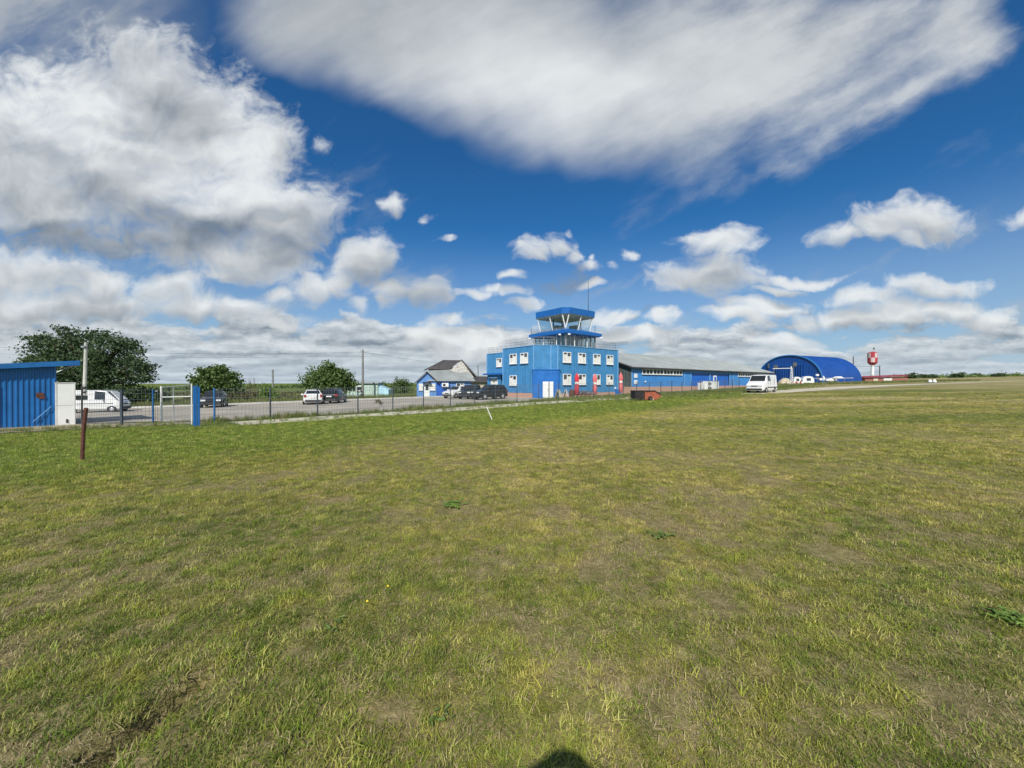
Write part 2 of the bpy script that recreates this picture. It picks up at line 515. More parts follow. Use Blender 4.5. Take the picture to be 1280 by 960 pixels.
M = dict(
    tower=pm('tower_cladding', (0.046, 0.215, 0.44), 0.45, var=0.08, streak=0.32, dirt=(0.10, 0.22, 0.38), dirtamt=0.25),
    tower_bright=pm('entrance_cladding', (0.014, 0.135, 0.45), 0.42, var=0.06, streak=0.10),
    fascia=pm('fascia_blue', (0.006, 0.118, 0.41), 0.38, var=0.06, streak=0.10),
    trim=pm('pale_blue_trim', (0.16, 0.36, 0.62), 0.45, var=0.05),
    hangar=pm('hangar_cladding', (0.042, 0.215, 0.55), 0.45, var=0.08, streak=0.28, dirt=(0.12, 0.22, 0.42), dirtamt=0.3),
    hangar_door=pm('hangar_door_blue', (0.008, 0.110, 0.47), 0.42, var=0.07, streak=0.12),
    arch=pm('arch_blue', (0.004, 0.058, 0.27), 0.40, var=0.06, scale=0.3, streak=0.15),
    shed=pm('shed_blue', (0.014, 0.135, 0.39), 0.42, var=0.08, streak=0.22),
    house=pm('house_blue', (0.105, 0.245, 0.55), 0.7, var=0.08, streak=0.10),
    house_panel=pm('house_panel', (0.012, 0.10, 0.50), 0.5, var=0.06),
    white=pm('white_paint', (0.78, 0.78, 0.76), 0.4, var=0.03, streak=0.05),
    white_dirty=pm('weathered_white', (0.70, 0.69, 0.66), 0.55, var=0.06, streak=0.14, dirt=(0.35, 0.30, 0.22), dirtamt=0.25),
    frame=pm('window_frame_white', (0.80, 0.80, 0.79), 0.35, var=0.02),
    pane=pm('dark_pane', (0.05, 0.06, 0.07), 0.06, var=0.3, scale=1.0, spec=0.8),
    dark_pane=pm('unlit_pane', (0.03, 0.035, 0.04), 0.25, var=0.3, scale=1.0, spec=0.25),
    blind=pm('window_blind', (0.74, 0.72, 0.67), 0.8, var=0.10, scale=3.0),
    grey_gable=pm('grey_cladding', (0.085, 0.10, 0.10), 0.55, var=0.1, streak=0.2),
    roof=pm('roof_sheet', (0.35, 0.375, 0.36), 0.45, metal=0.25, var=0.08, scale=0.4, streak=0.16, dirt=(0.24, 0.23, 0.20), dirtamt=0.25),
    soffit=pm('soffit_beige', (0.70, 0.64, 0.54), 0.6, var=0.06),
    roof_dark=pm('dark_roof', (0.055, 0.050, 0.050), 0.7, var=0.15),
    concrete=pm('concrete', (0.42, 0.40, 0.36), 0.85, var=0.10, bump=0.3, dirt=(0.25, 0.22, 0.17), dirtamt=0.5),
    kerb=pm('kerb_concrete', (0.62, 0.60, 0.55), 0.85, var=0.08, bump=0.3),
    pole=pm('pale_pole', (0.52, 0.51, 0.46), 0.8, var=0.12, scale=4, streak=0.2),
    dark_pole=pm('dark_pole', (0.045, 0.048, 0.05), 0.6, var=0.15),
    grey_pole=pm('grey_pole', (0.20, 0.20, 0.195), 0.7, var=0.12, streak=0.1),
    galv=pm('galvanised_steel', (0.40, 0.42, 0.43), 0.45, metal=0.5, var=0.1),
    wire=pm('green_wire', (0.16, 0.19, 0.20), 0.5, var=0.05),
    post_dark=pm('fence_post_dark', (0.045, 0.060, 0.075), 0.5, var=0.15),
    post_blue=pm('fence_post_blue', (0.020, 0.12, 0.30), 0.5, var=0.12),
    rust=pm('rust_brown', (0.105, 0.036, 0.024), 0.8, var=0.25, scale=6, bump=0.4, dirt=(0.20, 0.085, 0.04), dirtamt=0.6),
    red_panel=pm('faded_red_panel', (0.33, 0.088, 0.046), 0.65, var=0.15, scale=3, dirt=(0.12, 0.06, 0.04), dirtamt=0.5),
    black=pm('black_rubber', (0.018, 0.018, 0.019), 0.75, var=0.15),
    black_paint=pm('black_car_paint', (0.010, 0.011, 0.013), 0.22, var=0.05, spec=0.6),
    grey_paint=pm('dark_grey_car_paint', (0.030, 0.036, 0.045), 0.25, metal=0.3, var=0.05, spec=0.6),
    white_paint=pm('white_car_paint', (0.74, 0.74, 0.73), 0.25, var=0.02, dirt=(0.45, 0.42, 0.36), dirtamt=0.15),
    car_glass=pm('car_glass', (0.015, 0.018, 0.020), 0.05, var=0.1, spec=0.8),
    plastic=pm('dark_plastic', (0.03, 0.03, 0.032), 0.6, var=0.1),
    alloy=pm('wheel_alloy', (0.55, 0.56, 0.57), 0.35, metal=0.6, var=0.05),
    lamp_red=pm('red_lens', (0.35, 0.012, 0.012), 0.2, var=0.05),
    lamp_white=pm('clear_lens', (0.65, 0.67, 0.68), 0.12, var=0.05),
    red=pm('red_fabric', (0.62, 0.035, 0.055), 0.7, var=0.10, scale=4),
    red_white=pm('faded_red_fabric', (0.66, 0.16, 0.17), 0.7, var=0.10, scale=4),
    wood=pm('weathered_wood', (0.16, 0.10, 0.06), 0.8, var=0.2, scale=5),
    gable_wood=pm('weathered_gable', (0.37, 0.355, 0.32), 0.8, var=0.25, scale=3),
    wood_pale=pm('pale_wood', (0.45, 0.38, 0.28), 0.8, var=0.15, scale=5),
    tarp=pm('beige_tarpaulin', (0.48, 0.42, 0.31), 0.8, var=0.15, bump=0.5, bscale=4),
    pale_green=pm('pale_green_sheet', (0.44, 0.56, 0.50), 0.5, var=0.08, streak=0.15),
    pale_blue=pm('pale_blue_sheet', (0.42, 0.66, 0.78), 0.5, var=0.08, streak=0.1),
    red_roof=pm('red_roof', (0.26, 0.045, 0.055), 0.6, var=0.12),
    tank_red=pm('tank_red', (0.42, 0.03, 0.04), 0.5, var=0.1, streak=0.1),
    bark=pm('bark', (0.085, 0.065, 0.048), 0.9, var=0.25, scale=5, bump=0.6),
    skin=pm('skin', (0.50, 0.30, 0.21), 0.6, var=0.05),
    cloth=pm('dark_shirt', (0.05, 0.06, 0.09), 0.85, var=0.15),
    grey_cloth=pm('canvas_dark', (0.05, 0.05, 0.05), 0.85, var=0.15),
    cream=pm('cream_wall', (0.56, 0.50, 0.40), 0.85, var=0.08, streak=0.15),
)
M['cab_glass'] = glass('cab_glass', (0.90, 0.96, 0.97), 0.97)
M['deck_glass'] = glass('deck_glass', (0.72, 0.84, 0.88), 0.92)

def brick_mat(name, c1, c2, mortar, sc=4.0):
    m = bpy.data.materials.new(name)
    m.use_nodes = True
    t = m.node_tree
    b = NB(t)
    bs = t.nodes['Principled BSDF']
    br = b.n('ShaderNodeTexBrick')
    sp = b.sep(b.n('ShaderNodeTexCoord').outputs['Object'])
    b.put(br.inputs['Vector'], b.comb(b.m('ADD', sp[0], sp[1]), sp[2], 0))
    br.inputs['Color1'].default_value = c1 + (1,); br.inputs['Color2'].default_value = c2 + (1,); br.inputs['Mortar'].default_value = mortar + (1,)
    br.inputs['Scale'].default_value = sc
    br.inputs['Mortar Size'].default_value = 0.03
    b.put(bs.inputs['Base Color'], br.outputs[0])
    bs.inputs['Roughness'].default_value = 0.85
    return m
M['brick'] = brick_mat('plinth_brick', (0.50, 0.24, 0.17), (0.58, 0.31, 0.23), (0.45, 0.36, 0.30))
M['brick_dark'] = brick_mat('red_brick', (0.26, 0.07, 0.06), (0.33, 0.10, 0.08), (0.3, 0.2, 0.16))

# ================================================================== land
FENCE = [Vector((-20.6, 19.4)), Vector((-15.6, 19.6)), Vector((0.0, 36.0)), Vector((11.0, 44.6)), Vector((25.5, 55.6)), Vector((60, 83))]
U1 = (FENCE[2] - FENCE[1]).normalized()
U2 = (FENCE[3] - FENCE[2]).normalized()

def turf_group():
    """colour of the mown field by place: greener to the left and along the fence, straw and brown elsewhere"""
    g = bpy.data.node_groups.new('turf_colour', 'ShaderNodeTree')
    g.interface.new_socket('Color', in_out='OUTPUT', socket_type='NodeSocketColor')
    g.interface.new_socket('Dry', in_out='OUTPUT', socket_type='NodeSocketFloat')
    b = NB(g)
    o = b.n('NodeGroupOutput')
    pos = b.n('ShaderNodeNewGeometry').outputs['Position']
    p = b.v('MULTIPLY', pos, (1, 1, 0))
    x, y, z = b.sep(p)
    big = b.noise(p, 0.16, 4.0, 0.55)
    mid = b.noise(b.v('ADD', p, (31, 7, 0)), 0.75, 5.0, 0.62)
    fine = b.noise(b.v('ADD', p, (11, 57, 0)), 3.2, 4.0, 0.62)
    band = b.noise(b.v('MULTIPLY', p, (0.035, 0.16, 0)), 1.0, 4.0, 0.6)
    # lush strip at the left: a line from the lower left towards the fence
    side = b.m('SUBTRACT', b.m('MULTIPLY', y, 0.69), b.m('MULTIPLY_ADD', x, 0.72, 10.8))   # below zero in the dry middle
    lush = b.ss(b.m('ADD', side, b.m('MULTIPLY', b.m('SUBTRACT', big, 0.5), 5.0)), -1.5, 2.5)
    dryness = b.m('ADD', b.m('MULTIPLY', b.m('SUBTRACT', big, 0.5), 1.05), b.m('MULTIPLY', b.m('SUBTRACT', mid, 0.5), 1.35))
    dryness = b.m('ADD', dryness, b.m('MULTIPLY', b.m('SUBTRACT', fine, 0.5), 1.6))
    dryness = b.m('ADD', dryness, b.ss(y, 2.0, 7.0, 0.36, 0.58))
    dryness = b.m('ADD', dryness, b.m('MULTIPLY', b.ss(y, 12.0, 30.0), b.m('MULTIPLY', b.m('SUBTRACT', band, 0.46), 2.4)))
    dryness = b.m('SUBTRACT', dryness, b.ss(x, -5.0, 0.0, 0.10, 0.0))
    dryness = b.m('ADD', dryness, b.ss(y, 45.0, 75.0, 0.0, 0.22))
    dryness = b.m('SUBTRACT', dryness, b.m('MULTIPLY', b.ss(x, -2.6, -0.7, 0.22, 0.0), b.ss(y, 4.0, 7.5, 1.0, 0.0)))  # greener turf at the near left, with some corner darkening put into its colour
    dryness = b.m('SUBTRACT', dryness, b.m('MULTIPLY', b.ss(x, 1.2, 3.0, 0.0, 0.12), b.ss(y, 2.5, 5.0, 1.0, 0.0)))
    # a fresher strip across the field to the right
    fy = b.m('SUBTRACT', b.m('SUBTRACT', y, 15.0), b.m('MULTIPLY', x, 0.06))
    dryness = b.m('SUBTRACT', dryness, b.m('MULTIPLY', b.ss(b.m('ABSOLUTE', fy), 0.6, 2.6, 0.34, 0.0), b.ss(x, 4.0, 9.0)))
    dryness = b.m('SUBTRACT', dryness, b.m('MULTIPLY', lush, 0.62))
    c = b.ramp(dryness, [(0.0, (0.085, 0.125, 0.018)), (0.28, (0.140, 0.170, 0.028)), (0.50, (0.200, 0.205, 0.044)),
                         (0.72, (0.265, 0.235, 0.078)), (1.0, (0.41, 0.345, 0.165))])
    c = b.mix(b.m('MULTIPLY', lush, 0.75), c, b.ramp(fine, [(0.2, (0.090, 0.150, 0.020)), (0.8, (0.190, 0.230, 0.040))]))
    b.put(o.inputs[0], c); b.put(o.inputs[1], dryness)
    return g
TURF = turf_group()

def ground_mat():
    m = bpy.data.materials.new('mown_field')
    m.use_nodes = True
    t = m.node_tree
    b = NB(t)
    bs = t.nodes['Principled BSDF']
    gn = b.n('ShaderNodeGroup'); gn.node_tree = TURF
    pos = b.n('ShaderNodeNewGeometry').outputs['Position']
    dist = b.v('LENGTH', pos)
    f1 = b.noise(pos, 38.0, 4.0, 0.65)
    f2 = b.noise(b.v('MULTIPLY', pos, (1, 1, 0)), 9.0, 5.0, 0.65)
    c = b.mix(b.m('MULTIPLY', b.ss(f1, 0.35, 0.7), 0.55), gn.outputs[0], (0.055, 0.052, 0.026, 1))
    c = b.mix(b.ss(f2, 0.50, 0.75, 0.0, 0.45), c, (0.26, 0.205, 0.115, 1))
    # bare earth and thatch between the blades close by
    soil = b.ramp(f2, [(0.25, (0.095, 0.070, 0.034)), (0.5, (0.215, 0.165, 0.080)), (0.8, (0.43, 0.34, 0.185))])
    c = b.mix(b.ss(dist, 4.0, 17.0, 0.72, 0.0), c, soil)
    b.put(bs.inputs['Base Color'], c)
    bs.inputs['Roughness'].default_value = 0.95
    bs.inputs['Specular IOR Level'].default_value = 0.15
    bm = b.n('ShaderNodeBump'); bm.inputs['Strength'].default_value = 0.8; bm.inputs['Distance'].default_value = 0.05
    b.put(bm.inputs['Height'], b.m('ADD', b.m('MULTIPLY', f1, 0.4), b.noise(pos, 5.0, 6.0, 0.7)))
    t.links.new(bm.outputs[0], bs.inputs['Normal'])
    return m

RUT = [P(120, 962).xy, P(165, 928).xy, P(205, 893).xy, P(248, 866).xy]
def rut(x, y):
    best = 9.0
    p = Vector((x, y))
    for a, b in zip(RUT[:-1], RUT[1:]):
        d = b - a; t = max(0.0, min(1.0, (p - a).dot(d) / d.length_squared))
        best = min(best, (p - a - d * t).length)
    return best
BARE = [(P(505, 890).xy, 0.20), (P(565, 848).xy, 0.17), (P(735, 715).xy, 0.22), (P(820, 655).xy, 0.25), (P(690, 640).xy, 0.25), (P(960, 600).xy, 0.5), (P(545, 700).xy, 0.14), (P(905, 765).xy, 0.16),
        (P(605, 715).xy, 0.18), (P(1000, 760).xy, 0.2), (P(880, 745).xy, 0.15), (P(1050, 690).xy, 0.3), (P(940, 712).xy, 0.2), (P(1190, 880).xy, 0.16), (P(1140, 855).xy, 0.14), (P(640, 705).xy, 0.18), (P(420, 740).xy, 0.15), (P(380, 820).xy, 0.14)]
def micro(x, y):
    d = math.hypot(x, y)
    k = 1 - smooth(9, 16, d)
    if k <= 0:
        return 0.0
    dr_ = rut(x, y) if d < 4 else 9.0
    trench = -0.20 * math.exp(-(dr_ / 0.09) ** 4) + 0.035 * math.exp(-((dr_ - 0.17) / 0.07) ** 2)
    return trench + k * (0.045 * noise.noise((x * 0.7, y * 0.7, 1.3)) + 0.016 * noise.noise((x * 3.1, y * 3.1, 4.0)))

def build_ground():
    n = 340
    rings = [0.25]
    while rings[-1] < 6000:
        rings.append(rings[-1] * (1.016 if rings[-1] < 4 else 1.03 if rings[-1] < 60 else 1.09))
    vs = [(0, 0, ground(0, 0) + micro(0, 0))]
    for r in rings:
        for k in range(n):
            t = 2 * math.pi * k / n
            x, y = r * math.cos(t), r * math.sin(t)
            vs.append((x, y, ground(x, y) + micro(x, y)))
    fs = [(0, 1 + k, 1 + (k + 1) % n) for k in range(n)]
    for i in range(len(rings) - 1):
        a, b = 1 + i * n, 1 + (i + 1) * n
        fs += [(a + k, b + k, b + (k + 1) % n, a + (k + 1) % n) for k in range(n)]
    mb = MB(); mb.v, mb.f = vs, fs
    tag(mb.build('ground', ground_mat(), smooth_=True), kind='structure')
build_ground()

def strip(name, left, right, m, dz=0.03, steps=6, rag=0.0, seed=0):
    """a sheet on the land between two polylines with the same number of points"""
    def dense(pl):
        out = []
        for i in range(len(pl) - 1):
            for k in range(steps):
                out.append(Vector(pl[i]).lerp(Vector(pl[i + 1]), k / steps))
        return out + [Vector(pl[-1])]
    a, b = dense(left), dense(right)
    rows = 9
    vs, fs = [], []
    for i in range(len(a)):
        ra = rag * noise.noise((i * 0.9, seed, 0)); rb = rag * noise.noise((i * 0.9, seed + 9, 0))
        d = (b[i] - a[i]).normalized()
        p0, p1 = a[i] + d * ra, b[i] + d * rb
        for k in range(rows):
            q = p0.lerp(p1, k / (rows - 1))
            vs.append((q.x, q.y, ground(q.x, q.y) + dz))
    for i in range(len(a) - 1):
        for k in range(rows - 1):
            o = i * rows + k
            fs.append((o, o + 1, o + rows + 1, o + rows))
    mb = MB(); mb.v, mb.f = vs, fs
    return tag(mb.build(name, m), kind='structure')

asph = pm('worn_paving', (0.34, 0.305, 0.25), 0.9, var=0.12, scale=0.35, bump=0.4, bscale=30, dirt=(0.24, 0.21, 0.17), dirtamt=0.5)
KERB = [(-62, 20), (-37, 36.6), (-23, 46.4), (-9.3, 56.0), (-3.5, 60.2)]
strip('parking_apron', [(-60, 9), (-20.2, 20.6), (-15.2, 21.3), (-0.9, 37.4), (4.6, 42.2)], KERB, asph, 0.03)
mb = MB()
for i in range(len(KERB) - 1):
    a, b = Vector(KERB[i]), Vector(KERB[i + 1])
    n = max(2, int((b - a).length / 1.0))
    rz = math.atan2((b - a).y, (b - a).x)
    for k in range(n):
        p = a.lerp(b, (k + 0.5) / n)
        mb.box((p.x, p.y, ground(p.x, p.y) + 0.07), ((b - a).length / n - 0.012, 0.24, 0.20), rz)
tag(mb.build('kerb', M['kerb']), kind='structure')
pathm = pm('pale_path', (0.47, 0.44, 0.32), 0.95, var=0.14, scale=1.2, bump=0.5, dirt=(0.20, 0.20, 0.09), dirtamt=0.7)
def off(pl, d):
    out = []
    for i, p in enumerate(pl):
        t = (pl[min(i + 1, len(pl) - 1)] - pl[max(i - 1, 0)]).normalized()
        out.append(p + Vector((t.y, -t.x)) * d)
    return out
pl = [Vector((-15.0, 20.2)), FENCE[2], FENCE[3], Vector((16.0, 48.4))]
strip('path', off(pl, 3.7), off(pl, 0.6), pathm, 0.02, steps=14, rag=0.75)
SAND = [(-25.0, 12.4), (-22.0, 14.4), (-20.3, 15.9), (-18.6, 17.5), (-15.3, 19.2)]
strip('sandy_patch', SAND, [(-30.0, 13.0), (-26.5, 17.6), (-24.2, 20.2), (-20.6, 20.0), (-15.6, 19.7)],
      pm('sandy_dirt', (0.36, 0.31, 0.22), 0.95, var=0.15, scale=1.0, bump=0.5, dirt=(0.16, 0.16, 0.07), dirtamt=0.7), 0.02, steps=8, rag=0.5, seed=3)
strip('dirt_road', [(31, 47.5), (38.5, 51.5), (57, 61.5), (84, 77), (140, 104)], [(29.5, 50), (36, 56.0), (55, 67.5), (83, 81), (139.5, 106)],
      pm('dirt_road', (0.50, 0.45, 0.34), 0.95, var=0.10, scale=0.4, bump=0.4, dirt=(0.3, 0.25, 0.15), dirtamt=0.5), 0.03, steps=10, rag=0.6, seed=5)

# ================================================================== control tower
RZ = math.atan2(0.62, 0.78)
Rv, Lv = Vector((math.cos(RZ), math.sin(RZ))), Vector((-math.sin(RZ), math.cos(RZ)))

def window(parent, c, w, h, axis, leaves=2, pane='pane', blind=0.5, t=0.10):
    """a framed casement on a wall. axis: 'x' the wall runs along local x and faces -y; 'y' it runs along y and faces -x"""
    fr, gl, bl = MB(), MB(), MB()
    def put(mb, u0, u1, z0, z1, d0, d1):
        if axis == 'x':
            mb.b2((c[0] + u0, c[1] - d1, c[2] + z0), (c[0] + u1, c[1] - d0, c[2] + z1))
        else:
            mb.b2((c[0] - d1, c[1] + u0, c[2] + z0), (c[0] - d0, c[1] + u1, c[2] + z1))
    b = 0.085
    put(fr, -w / 2, w / 2, 0, b, 0, t); put(fr, -w / 2, w / 2, h - b, h, 0, t)
    n = leaves
    for i in range(n + 1):
        u = -w / 2 + b / 2 + (w - b) * i / n
        put(fr, u - b / 2, u + b / 2, b, h - b, 0, t)
    put(fr, -w / 2 - 0.05, w / 2 + 0.05, -0.05, -0.003, 0, t + 0.07)
    put(gl, -w / 2 + 0.02, w / 2 - 0.02, 0.02, h - 0.02, 0, t - 0.045)
    f = fr.build('window', M['frame'], parent)
    gl.build('pane', M[pane], f)
    if blind:
        lw = (w - b) / n
        for i in range(n):
            u = -w / 2 + b / 2 + lw * i
            full = 0.80 if (i + int(c[0] * 5 + c[1] * 3 + c[2])) % 2 == 1 else (0.97 if n == 1 else blind)
            put(bl, u + 0.06, u + lw - 0.06 - (0.12 if full > 0.9 and n > 1 else 0), b, b + (h - 2 * b) * full, t - 0.045, t - 0.03)
        if bl.v:
            bl.build('blind', M['blind'], f)
    return f

def rail(parent, pts, h=1.05, every=1.2):
    mb = MB()
    for i in range(len(pts) - 1):
        a, b = Vector(pts[i]), Vector(pts[i + 1])
        for zz in (h, h * 0.66, h * 0.33):
            mb.tube([a + Vector((0, 0, zz)), b + Vector((0, 0, zz))], 0.022, 5)
        n = max(1, round((b - a).length / every))
        for k in range(n + 1):
            p = a.lerp(b, k / n)
            mb.tube([p, p + Vector((0, 0, h))], 0.024, 5)
    return mb.build('railing', M['galv'], parent)

def wall(parent, p0, p1, z0, z1, m, name='wall', pitch=0.33):
    return MB().ribbed(p0, p1, z0, z1, pitch, 0.035).build(name, m, parent)

TOP = 6.45
tk = (3.79, 45.56)
gz = ground(*tk)
tw = thing('control_tower', 'blue metal clad airfield control tower with glazed cab on top and white windows', 'control tower', (tk[0], tk[1], gz - 0.05), RZ)
core = MB()
core.prism([(2.36, 0.04), (14.26, 0.04), (14.26, 8.0), (0.04, 8.0), (0.04, 1.88)], 0.0, TOP - 0.28)
core.build('roof_slab', M['concrete'], tw)
foot = [(0, 8), (0, 1.85), (2.33, 0), (14.3, 0), (14.3, 8)]
for a, b in zip(foot[:-1], foot[1:]):
    wall(tw, a, b, 0.62, TOP, M['tower'])
wall(tw, (14.3, 8), (4, 8), 0.62, TOP, M['tower'])
MB().prism([(2.3, -0.06), (14.36, -0.06), (14.36, 8.06), (-0.06, 8.06), (-0.06, 1.82)], -0.8, 0.60).build('plinth', M['brick'], tw)
MB().prism([(2.2, -0.75), (15.0, -0.75), (15.0, -0.07), (2.3, -0.07)], -0.8, 0.10).build('walkway', M['kerb'], tw)
mb = MB()
for a, b in zip(foot[:-1], foot[1:]):
    a, b = Vector(a), Vector(b)
    d = (b - a); mid = (a + b) / 2
    mb.box((mid.x, mid.y, TOP + 0.035), (d.length + 0.10, 0.16, 0.07), math.atan2(d.y, d.x))
mb.build('parapet_cap', M['trim'], tw)
for (x, y) in ((0, 1.85), (2.33, 0), (14.3, 0), (0, 8), (1.66, 0.53)):
    MB().box((x - 0.03, y - 0.03, (TOP + 0.6) / 2), (0.12, 0.12, TOP - 0.62), 0.3).build('corner_trim', M['trim'], tw)
# entrance block on the cut corner
ep = [(-0.12, 1.95), (-0.20, 1.75), (2.20, -0.16), (2.52, -0.20), (2.6, 0.2), (0.3, 2.1)]
MB().prism(ep, -0.5, 3.45).build('entrance_block', M['tower_bright'], tw)
MB().prism([(-0.22, 1.97), (-0.28, 1.74), (2.18, -0.24), (2.62, -0.28), (2.66, 0.2), (0.3, 2.14)], 3.455, 3.53).build('entrance_cap', M['fascia'], tw)
ed = Vector((2.40, -1.91)).normalized(); en = Vector((ed.y, -ed.x))
if en.y > 0: en = -en
eo = Vector((-0.20, 1.75))
def on_entrance(s, o):
    return eo + ed * s + en * o
door = MB()
p = on_entrance(1.55, 0.04); door.box((p.x, p.y, 1.05), (0.70, 0.07, 1.98), math.atan2(ed.y, ed.x))
dr = door.build('door', M['frame'], tw)
d2 = MB(); p = on_entrance(2.24, 0.04); d2.box((p.x, p.y, 1.05), (0.46, 0.07, 1.98), math.atan2(ed.y, ed.x)); d2.build('door', M['frame'], tw)
p = on_entrance(1.955, 0.035); MB().box((p.x, p.y, 1.05), (0.11, 0.03, 1.9), math.atan2(ed.y, ed.x)).build('door_gap', M['pane'], tw)
p = on_entrance(1.82, 0.10); MB().box((p.x, p.y, 1.05), (0.03, 0.05, 0.22), math.atan2(ed.y, ed.x)).build('handle', M['plastic'], dr)
# windows of the right face and the left face
for r in (2.33 + 1.51, 2.33 + 4.30, 2.33 + 7.25, 2.33 + 10.05):
    window(tw, (r, -0.035, 4.42), 1.42, 1.30, 'x', 2, blind=0.62)
    window(tw, (r, -0.035, 1.66), 1.42, 1.34, 'x', 2, blind=0.50)
for (l, z) in ((5.75, 4.35), (3.55, 4.35), (5.75, 1.55)):
    window(tw, (-0.035, l, z), 1.45, 1.30, 'y', 2, blind=0.6)
for (r, z) in ((5.5, 1.15), (13.6, 1.12)):
    MB().lathe([(0.0, -0.16), (0.14, -0.12), (0.16, 0.0), (0.12, 0.02)], 12, (r, -0.05, z), 'y').build('wall_lamp', M['white'], tw)
MB().b2((13.55, -0.55, 0.02), (14.35, -0.07, 0.9)).build('meter_cabinet', M['tower_bright'], tw)
for k, x in enumerate((4.9, 8.1, 11.0)):
    MB().tube([(x, -0.07, 0.6), (x, -0.07, TOP - 0.05)], 0.045, 8).build('downpipe', M['tower'], tw)
# lower wing behind: porch under an overhanging upper floor
MB().prism([(4.05, 8.0), (12, 8.0), (12, 17.5), (4.05, 17.5)], 3.35, TOP - 0.3).build('wing_slab', M['tower'], tw)
wall(tw, (4, 17.5), (4, 8), 3.38, TOP, M['tower'])
wall(tw, (4, 17.5), (4, 13.9), 0.3, 3.1, M['tower'])
MB().b2((4.06, 13.9, -0.6), (12, 17.5, 3.1)).build('wing_base', M['tower'], tw)
MB().b2((7.4, 8.02, -0.6), (12, 13.88, 3.1)).build('porch_wall', M['grey_gable'], tw)
MB().b2((3.4, 8.02, 3.12), (12, 17.9, 3.36)).build('porch_canopy', M['fascia'], tw)
for l in (9.6, 11.9):
    MB().tube([(4.2, l, -0.3), (4.2, l, 3.12)], 0.09, 10).build('porch_column', M['galv'], tw)
mb = MB().b2((3.93, 8.0, TOP + 0.005), (4.10, 17.55, TOP + 0.075)); mb.build('parapet_cap', M['trim'], tw)
MB().box((3.95, 17.5, (TOP + 3.4) / 2), (0.12, 0.12, TOP - 3.4)).build('corner_trim', M['trim'], tw)
for l in (14.2, 11.25):
    window(tw, (3.965, l, 4.35), 1.35, 1.30, 'y', 2, blind=0.5)
window(tw, (3.965, 15.5, 0.75), 1.7, 1.75, 'y', 3, blind=0.7)
MB().b2((3.55, 14.4, 2.62), (3.965, 16.6, 2.72)).build('window_awning', M['trim'], tw)
rail(tw, [(4.15, 17.3, TOP), (4.15, 8.2, TOP)], 1.0)
rail(tw, [(0.25, 7.8, TOP + 0.07), (0.25, 2.1, TOP + 0.07), (2.2, 0.5, TOP + 0.07)], 1.0)
rail(tw, [(11.6, 0.25, TOP + 0.07), (14.1, 0.25, TOP + 0.07), (14.1, 7.8, TOP + 0.07)], 1.0)
# glazed deck storey
cx, cy = 8.37, 4.6
h1 = 2.95
zb, zt = TOP - 0.3, 8.22
def sq(h, c=0.0):
    if c == 0:
        return [(cx - h, cy - h), (cx + h, cy - h), (cx + h, cy + h), (cx - h, cy + h)]
    return [(cx - h + c, cy - h), (cx + h - c, cy - h), (cx + h, cy - h + c), (cx + h, cy + h - c), (cx + h - c, cy + h), (cx - h + c, cy + h), (cx - h, cy + h - c), (cx - h, cy - h + c)]
def ring(parent, name, pa, za, pb, zb_, m, inset=0.0):
    """one pane object per side between two rings"""
    out = []
    n = len(pa)
    for i in range(n):
        a0, a1 = Vector(pa[i] + (za,)), Vector(pa[(i + 1) % n] + (za,))
        b0, b1 = Vector(pb[i] + (zb_,)), Vector(pb[(i + 1) % n] + (zb_,))
        out.append(MB().add([a0, a1, b1, b0], [(0, 1, 2, 3)] if (a1 - a0).length > 0.01 else [(0, 2, 3)]).build(name, m, parent))
    return out
ring(tw, 'deck_glazing', sq(h1), zb, sq(h1), zt, M['deck_glass'])
MB().prism(sq(1.5), zb, zt - 0.01).build('deck_core', M['white_dirty'], tw)
MB().prism(sq(h1 - 0.05), zb + 0.02, zb + 0.65).build('deck_sill', M['trim'], tw)
for i in range(4):
    a, b = Vector(sq(h1)[i]), Vector(sq(h1)[(i + 1) % 4])
    n = 7
    for k in range(n):
        q = a.lerp(b, k / n)
        w = 0.10 if k else 0.16
        MB().box((q.x, q.y, (zb + zt) / 2), (w, w, zt - zb), 0).build('deck_mullion', M['frame'] if (k in (2, 5)) else M['galv'], tw)
MB().prism(sq(3.30), zt, zt + 0.12, sq(3.62)).build('eave_soffit', M['fascia'], tw)
MB().prism(sq(3.62), zt + 0.122, zt + 0.50).build('eave_fascia', M['fascia'], tw)
MB().prism(sq(3.60), zt + 0.502, zt + 0.84, sq(2.55)).build('eave_roof', M['fascia'], tw)
for (x, y) in ((cx - 3.0, cy - 3.65), (cx - 3.65, cy - 2.6), (cx + 3.5, cy - 3.66), (cx - 3.66, cy + 3.3)):
    f = MB().box((x, y, zt - 0.06), (0.46, 0.30, 0.16), 0.6); f.build('floodlight', M['white'], tw)
rail(tw, [(cx - 3.4, cy - 3.4, zt + 0.46), (cx - 3.4, cy + 3.4, zt + 0.46)], 0.4, 1.7)
